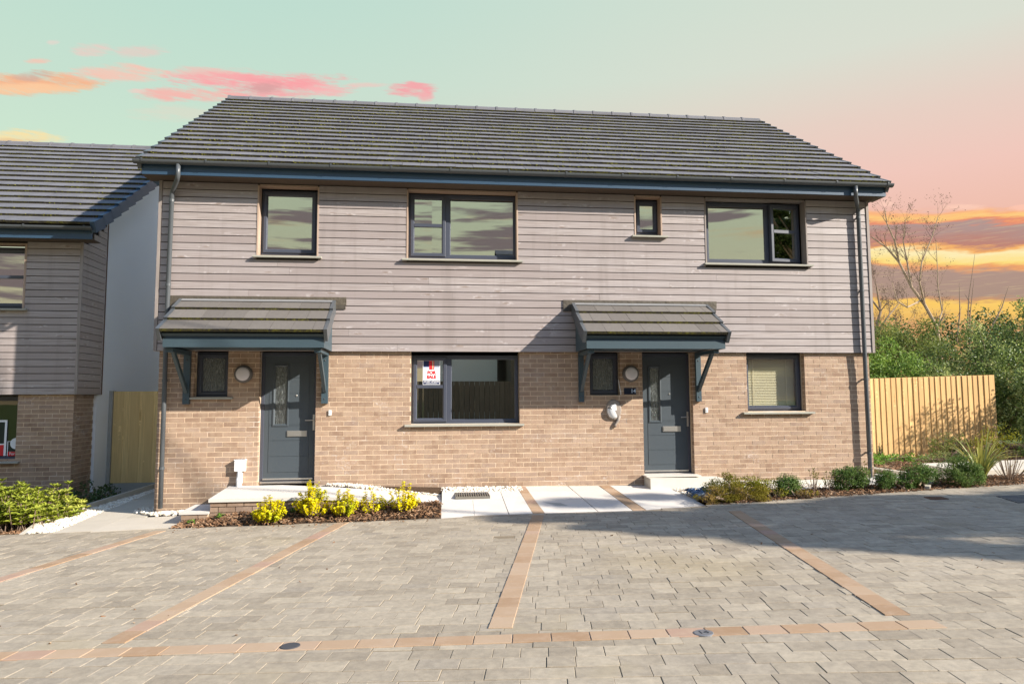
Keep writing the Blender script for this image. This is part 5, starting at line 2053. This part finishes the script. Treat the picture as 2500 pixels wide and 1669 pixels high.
lobe_bush('ground_cover_plant', 'bright green low plants along the foot of the new fence by the house', 'plant', (7.0, 1.55, .15), [(6.75, 1.3, .24, .35, .3, .13), (7.4, 1.7, .24, .4, .3, .12), (8.1, 1.9, .22, .4, .25, .1)], 1500, 'l_green', .05, .028, shell=.2)
sprig_shrub('conifer_seedling', 'small dark green upright seedling against the new fence', 'seedling', (7.55, 1.9, .17), 14, .38, .06, 'l_dark', .03, .012, 16, start=.1)
lobe_bush('herb_cushion', 'grey green cushion plants in the mulch before the fence', 'plant', (8.6, 1.45, .17), [(8.2, 1.3, .25, .35, .25, .12), (8.8, 1.5, .26, .4, .3, .13)], 800, 'l_ivy', .045, .016, shell=.1)
lobe_bush('fence_shrub', 'loose green shrub growing against the shaded middle of the fence', 'shrub', (9.0, 2.0, .2), [(9.0, 2.0, .50, .35, .25, .32), (9.3, 2.05, .40, .3, .25, .25)], 900, 'l_haw', .045, .024, shell=.15)
lobe_bush('fence_shrub', 'yellowish shrub before the right end of the fence', 'shrub', (9.35, 1.1, .2), [(9.4, 1.1, .60, .35, .3, .38), (9.1, 1.0, .45, .3, .25, .25)], 1000, 'l_olive', .04, .02, shell=.15)
lobe_bush('fence_shrub', 'lime green small shrub in front of the dark hedge base', 'shrub', (10.1, 1.0, .25), [(10.1, 1.0, .48, .28, .25, .22)], 500, 'l_lime', .05, .028, shell=.2)

# hedgerow behind and beside the fence
lobe_bush('hedge_shrub', 'bright lime green leafy shrub just above the fence next to the house', 'hedge shrub', (8.9, 4.2, .1), [(8.5, 4.3, 1.5, .9, .7, .9), (9.4, 4.4, 1.75, .9, .7, .85), (8.0, 4.6, 1.2, .7, .6, .9)], 15000, 'l_lime', .065, .042, shell=.35)
lobe_bush('hedge_shrub', 'olive brown hawthorn shrub behind the lime green one', 'hedge shrub', (10.4, 6.2, .1), [(9.6, 6.2, 2.1, 1.1, .8, .9), (11.0, 6.3, 2.65, 1.1, .9, .85), (12.2, 6.6, 2.7, 1.1, .9, .85), (10.3, 6.6, 1.6, 1.5, .7, 1.2)], 30000, 'l_haw', .06, .036, shell=.25)
lobe_bush('hedge_shrub', 'dense dark green hedge mass over the right end of the fence', 'hedge shrub', (11.6, 4.0, .1), [(10.6, 4.2, 1.7, .9, .8, .9), (11.8, 4.0, 2.2, 1.0, .9, 1.0), (13.0, 4.0, 2.55, 1.1, 1.0, 1.1), (14.2, 4.2, 2.6, 1.1, 1.0, 1.2), (12.4, 3.6, 1.2, 1.2, .8, 1.1)], 38000, 'l_ivy', .062, .04, shell=.4)
lobe_bush('hedge_shrub', 'shaded ivy covered hedge bank at the right edge beside the fence end', 'hedge shrub', (12.2, 1.6, .2), [(11.55, 2.2, 1.15, .55, .6, .95), (12.3, .9, 1.40, .95, 1.05, 1.2), (13.3, 1.2, 1.3, .9, .9, 1.1), (12.3, 2.4, 1.75, .7, .7, .6), (13.4, 2.4, 2.0, 1.0, .9, .9), (11.9, .3, 1.15, .75, .7, 1.25), (12.9, -.6, 1.2, .9, .8, 1.3), (11.2, 1.7, .55, .45, .4, .45)], 34000, 'l_ivy', .06, .036, shell=.4)


lobe_bush('hedge_shrub', 'deep green hedge line added behind the bushes to block sky in their gaps', 'hedge shrub', (12.5, 8.2, .1), [(9.8, 8.2, 1.7, 1.5, .7, 1.2), (12.0, 8.3, 2.1, 1.5, .7, 1.35), (14.3, 8.4, 2.5, 1.6, .7, 1.5), (16.4, 8.4, 2.6, 1.5, .7, 1.6)], 22000, 'l_dark', .085, .055, shell=.2)  # hedge mass added to block the sky showing through the bushes


# bare trees
def limb(mb, p, d, L, r_, depth, ends, bend=.25, kids=(2, 3), spreadk=.55, upk=.12, nseg=4):
    pts, rr = [p], [r_]
    q = p.copy()
    dd = d.copy()
    for k in range(nseg):
        dd = (dd + Vector(rng.normal(0, bend * .35, 3)) + Vector((0, 0, upk * .4))).normalized()
        q = q + dd * L / nseg
        pts.append(q.copy())
        rr.append(r_ * (1 - .55 * (k + 1) / nseg))
    mb.tube(pts, rr, 6 if r_ > .012 else 4, cap=False)
    ends.append((pts[-1], dd))
    if depth <= 0:
        return
    for _ in range(rng.integers(kids[0], kids[1] + 1)):
        f = rng.uniform(.35, 1.0)
        i = min(nseg, max(1, int(f * nseg + .5)))
        nd = (dd + Vector(rng.normal(0, spreadk, 3)) + Vector((0, 0, upk))).normalized()
        limb(mb, pts[i], nd, L * rng.uniform(.5, .75), rr[i] * .62, depth - 1, ends, bend, kids, spreadk, upk, max(2, nseg - 1))


def bare_tree(name, label, base, limbs, depth, r0, tmat, tw=.012, buds=True, kids=(2, 3)):
    o = thing(name, base, label, 'tree')
    tb, br, ends = MB(), MB(), []
    b = Vector(base)
    for pts, r_ in limbs:
        pts = [Vector(p) for p in pts]
        n = len(pts)
        tb.tube(pts, [r_ * (1 - .7 * i / (n - 1)) for i in range(n)], 8)
        for i in range(1, n):
            d = (pts[i] - pts[i - 1]).normalized()
            for _ in range(3 if i < n - 1 else 3):
                nd = (d * .9 + Vector(rng.normal(0, .40, 3)) + Vector((0, 0, .25))).normalized()
                limb(br, pts[i], nd, rng.uniform(.28, .55), r_ * (1 - .7 * i / (n - 1)) * .42, depth, ends, kids=kids)
    tb.build('trunk', tmat, o)
    br.build('branches', 'twig', o)
    if buds and ends:
        P0 = np.array([tuple(e[0]) for e in ends])
        D0 = np.array([tuple(e[1]) for e in ends])
        C = np.concatenate([P0 - D0 * rng.uniform(0, .15, (len(P0), 1)) + rng.normal(0, .02, P0.shape) for _ in range(1)])
        D = np.concatenate([D0]) + unit(len(C)) * .6
        leaves_obj('buds', 'twig' if buds == 1 else buds, o, C, D, unit(len(C)), .038, .018)
    return o


def at(u, v, Y):
    """point of the place that lies on the plane Y and on the sight line of a photo pixel (used to lay out tree limbs)"""
    c = Vector(((u - 1250) / 1700, (v - 834.5) / 1700, 1))
    d = Vector([sum(AX[i][k] * c[k] for k in range(3)) for i in range(3)])
    return CAMP + d * ((Y - CAMP.y) / d.y)


TY = 7.2
bare_tree('bare_tree', 'pale stemmed bare tree leaning left above the hedge', tuple(at(2310, 1000, TY)), [
    ([at(2310, 1000, TY), at(2288, 800, TY), at(2258, 745, TY), at(2225, 700, TY + .1), at(2195, 640, TY + .2), at(2165, 605, TY + .2), at(2130, 580, TY + .2)], .055),
    ([at(2258, 745, TY), at(2245, 690, TY - .3), at(2250, 640, TY - .3), at(2275, 580, TY - .3), at(2290, 530, TY - .3)], .03),
    ([at(2245, 735, TY), at(2215, 750, TY - .4), at(2190, 735, TY - .5), at(2178, 690, TY - .5)], .027),
    ([at(2288, 800, TY), at(2300, 760, TY + .4), at(2290, 700, TY + .5), at(2288, 640, TY + .5), at(2285, 590, TY + .5)], .022),
    ([at(2195, 640, TY + .2), at(2185, 590, TY), at(2165, 545, TY), at(2160, 510, TY)], .03),
    ([at(2225, 700, TY), at(2215, 640, TY), at(2205, 590, TY), at(2210, 540, TY)], .03)], 3, .08, 'palebark')
for k, (u0, v0, u1, v1, lab) in enumerate(((2335, 840, 2342, 690, 'thin upright bare sucker left of the taller hedge stems'), (2360, 840, 2380, 620, 'tallest thin dark bare stem rising from the hedge'), (2420, 800, 2462, 700, 'short slanting bare twig at the right above the hedge'), (2368, 860, 2378, 680, 'second thin dark bare stem beside the tallest one'))):
    b = at(u0, v0, 6)
    e = at(u1, v1, 6)
    o = thing('sapling', tuple(b), lab, 'stem')
    mb = MB()
    mid = b.lerp(e, .5) + Vector((.06 * (-1) ** k, 0, 0))
    mb.tube([b, b.lerp(mid, .6), mid, e], [.024, .02, .015, .004], 6)
    m2 = b.lerp(e, .45)
    mb.tube([m2, m2 + Vector((.18 - .3 * (k % 2), .05, .28))], [.01, .003], 5)
    mb.build('stem', 'twig', o)
bt = [([at(2125, 900, 9), at(2135, 820, 9), at(2150, 760, 9), at(2140, 700, 9)], .07), ([at(2135, 820, 9), at(2170, 770, 9), at(2195, 740, 9.3)], .04), ([at(2150, 760, 9), at(2120, 720, 9), at(2115, 680, 9)], .035), ([at(2130, 850, 9), at(2180, 800, 8.8), at(2215, 790, 8.8)], .035)]
bare_tree('bare_thicket', 'brown twiggy bare bush just right of the house corner', tuple(at(2125, 960, 9)), bt, 3, .06, 'bark', kids=(3, 4))


# big tree on the right of the place, outside the view: it throws the leaf shade on the drive
def shade_tree(name, label, base, th, crown, n, ll):
    o = thing(name, base, label, 'tree', None)
    tb = MB()
    b = Vector(base)
    tb.tube([b, b + Vector((.05, .05, th * .5)), b + Vector((0, .1, th))], [.16, .13, .09], 10)
    tb.build('trunk', 'bark', o)
    br, ends = MB(), []
    for (cx, cy, cz, rx, ry, rz) in crown:
        p = Vector((cx, cy, cz))
        q = b + Vector((0, .05, th * rng.uniform(.6, 1)))
        br.tube([q, q.lerp(p, .5) + Vector(rng.normal(0, .2, 3)), p], [.06, .04, .02], 6)
        for _ in range(10):
            e = p + Vector(unit(1)[0] * np.array((rx, ry, rz)))
            br.tube([p, p.lerp(e, .5) + Vector(rng.normal(0, .1, 3)), e], [.02, .013, .004], 4, cap=False)
    br.build('branches', 'bark', o)
    C, u = lobe_points([(*(np.array(c[:3]) + 0), *c[3:]) for c in crown], n, .15)
    D = unit(n) + np.array((0, 0, -.2))
    leaves_obj('crown', 'l_shade', o, C, D, unit(n) + np.array((0, 0, .8)), ll * rng.uniform(.6, 1.2, n), ll * .6)
    return o


def tow(x, y, dist):
    p = Vector((x, y, gz(x, y))) + Vector((1.72, -1, 1.05)) * dist
    return p


cr = []
for (x, y, dist, r_) in ((1.2, -2.3, 6.6, .55), (2.3, -2.7, 6.4, .8), (3.4, -3.2, 6.2, .85), (4.6, -3.6, 6.0, 1.0), (5.6, -2.7, 6.1, .9), (6.6, -3.9, 5.8, 1.0), (7.3, -2.6, 6.0, .85), (4.4, -2.4, 6.4, .6), (6.2, -4.9, 5.5, .8), (1.0, -1.2, 7.2, .42), (7.6, -3.4, 5.7, 1.0), (5.2, -3.0, 6.0, .9), (3.0, -2.3, 6.4, .6), (2.6, -4.5, 6.0, .5), (3.9, -4.3, 6.2, .6), (5.2, -4.3, 6.3, .7), (3.4, -5.2, 6.0, .45), (4.6, -5.4, 6.2, .5), (5.8, -5.6, 6.1, .6), (2.2, -3.9, 6.4, .5), (5.0, -2.3, 6.3, .8), (6.6, -2.9, 6.1, .9), (5.9, -3.5, 6.2, .8), (3.6, -2.6, 6.5, .7), (.9, -3.0, 6.9, .45), (-.1, -2.2, 7.2, .35), (6.9, -4.8, 5.9, .7), (.1, -1.95, 7.6, .5), (.8, -2.35, 7.8, .5), (1.6, -2.6, 7.2, .5), (1.5, -3.5, 7.6, .5), (2.3, -3.1, 7.0, .5), (2.4, -4.3, 7.4, .5), (3.2, -3.9, 7.0, .6), (3.1, -4.9, 7.6, .5), (4.0, -5.6, 7.8, .45), (5.2, -5.0, 7.0, .55), (.7, -1.1, 8.0, .45), (1.9, -.9, 8.0, .4)):
    p = tow(x, y, dist)
    cr.append((p.x, p.y, p.z, r_ * 1.25, r_ * .7, r_ * .42))
cr.append((8.95, -9.3, 12.4, .45, .7, 1.2))  # unseen extra crown lobe, added only to shade the neighbour house front
shade_tree('shade_tree', 'broad tree right of the drive whose crown shades the block paving', (15.3, -8.9, .2), 4.6, cr, 52000, .13)


# houses across the road: seen only as reflections in the windows
def far_house(x0, x1, y1, y0, ze, zr, label, wallmat):
    o = thing('opposite_house', ((x0 + x1) / 2, y0, 0), label, 'house')
    yr = (y0 + y1) / 2
    b = MB().box(x0, x1, y0, y1, -.4, ze)
    for x in (x0, x1):
        b.poly([(x, y0, ze), (x, y1, ze), (x, yr, zr - .1)])
    b.build('wall', wallmat, o)
    r_ = MB()
    n = 12
    for s_ in (1, -1):
        for k in range(n):
            a0, a1 = k / n, (k + 1) / n
            ya = (y1 + .4 if s_ > 0 else y0 - .4)
            p0, p1 = ya + (yr - ya) * a0, ya + (yr - ya) * a1
            za, zb = ze - .15 + (zr - ze + .15) * a0, ze - .15 + (zr - ze + .15) * a1
            r_.add([(x0 - .3, p0, za + .04), (x1 + .3, p0, za + .04), (x1 + .3, p1, zb), (x0 - .3, p1, zb), (x0 - .3, p0, za), (x1 + .3, p0, za)], [(0, 1, 2, 3), (4, 5, 1, 0)])
    r_.build('roof', 'tile', o)
    for k in range(3):
        xc = x0 + (x1 - x0) * (k + .6) / 3.2
        for z in (.9, 3.3):
            w = MB().ring(xc - .55, xc + .55, z, z + 1.15, [(0, -y1 - .001), (0, -y1 - .03), (.07, -y1 - .03), (.07, -y1 - .001)])
            w.v = [(a, -b_, c) for a, b_, c in w.v]
            wi = w.build('window', 'frame', o)
            MB().box(xc - .48, xc + .48, y1 + .004, y1 + .012, z + .07, z + 1.08).build('pane', 'glassd', wi)
    return o


far_house(-9.5, -4.0, -18.2, -26, 4.9, 7.7, 'grey roofed house across the road seen in the upper left window', 'render')
far_house(-1.6, 1.6, -19.2, -27, 4.6, 7.6, 'white walled house across the road seen in the ground floor glass', 'render')
far_house(2.0, 9.5, -17.4, -25, 5.2, 8.5, 'brown boarded house across the road seen at the right of the glass', 'wood_dark')
ff = thing('road_fence', (0, -16, 0), 'dark close boarded fence across the road seen in the window glass', 'fence')
fd = shared('road_board', MB().box(0, .19, 0, .02, 0, 1), 'wood_dark')
for k in range(70):
    piece(fd, 'board', ff, (-7 + k * .2, -16 + .01 * (k % 2), -.1), (1, 1, 2.25))
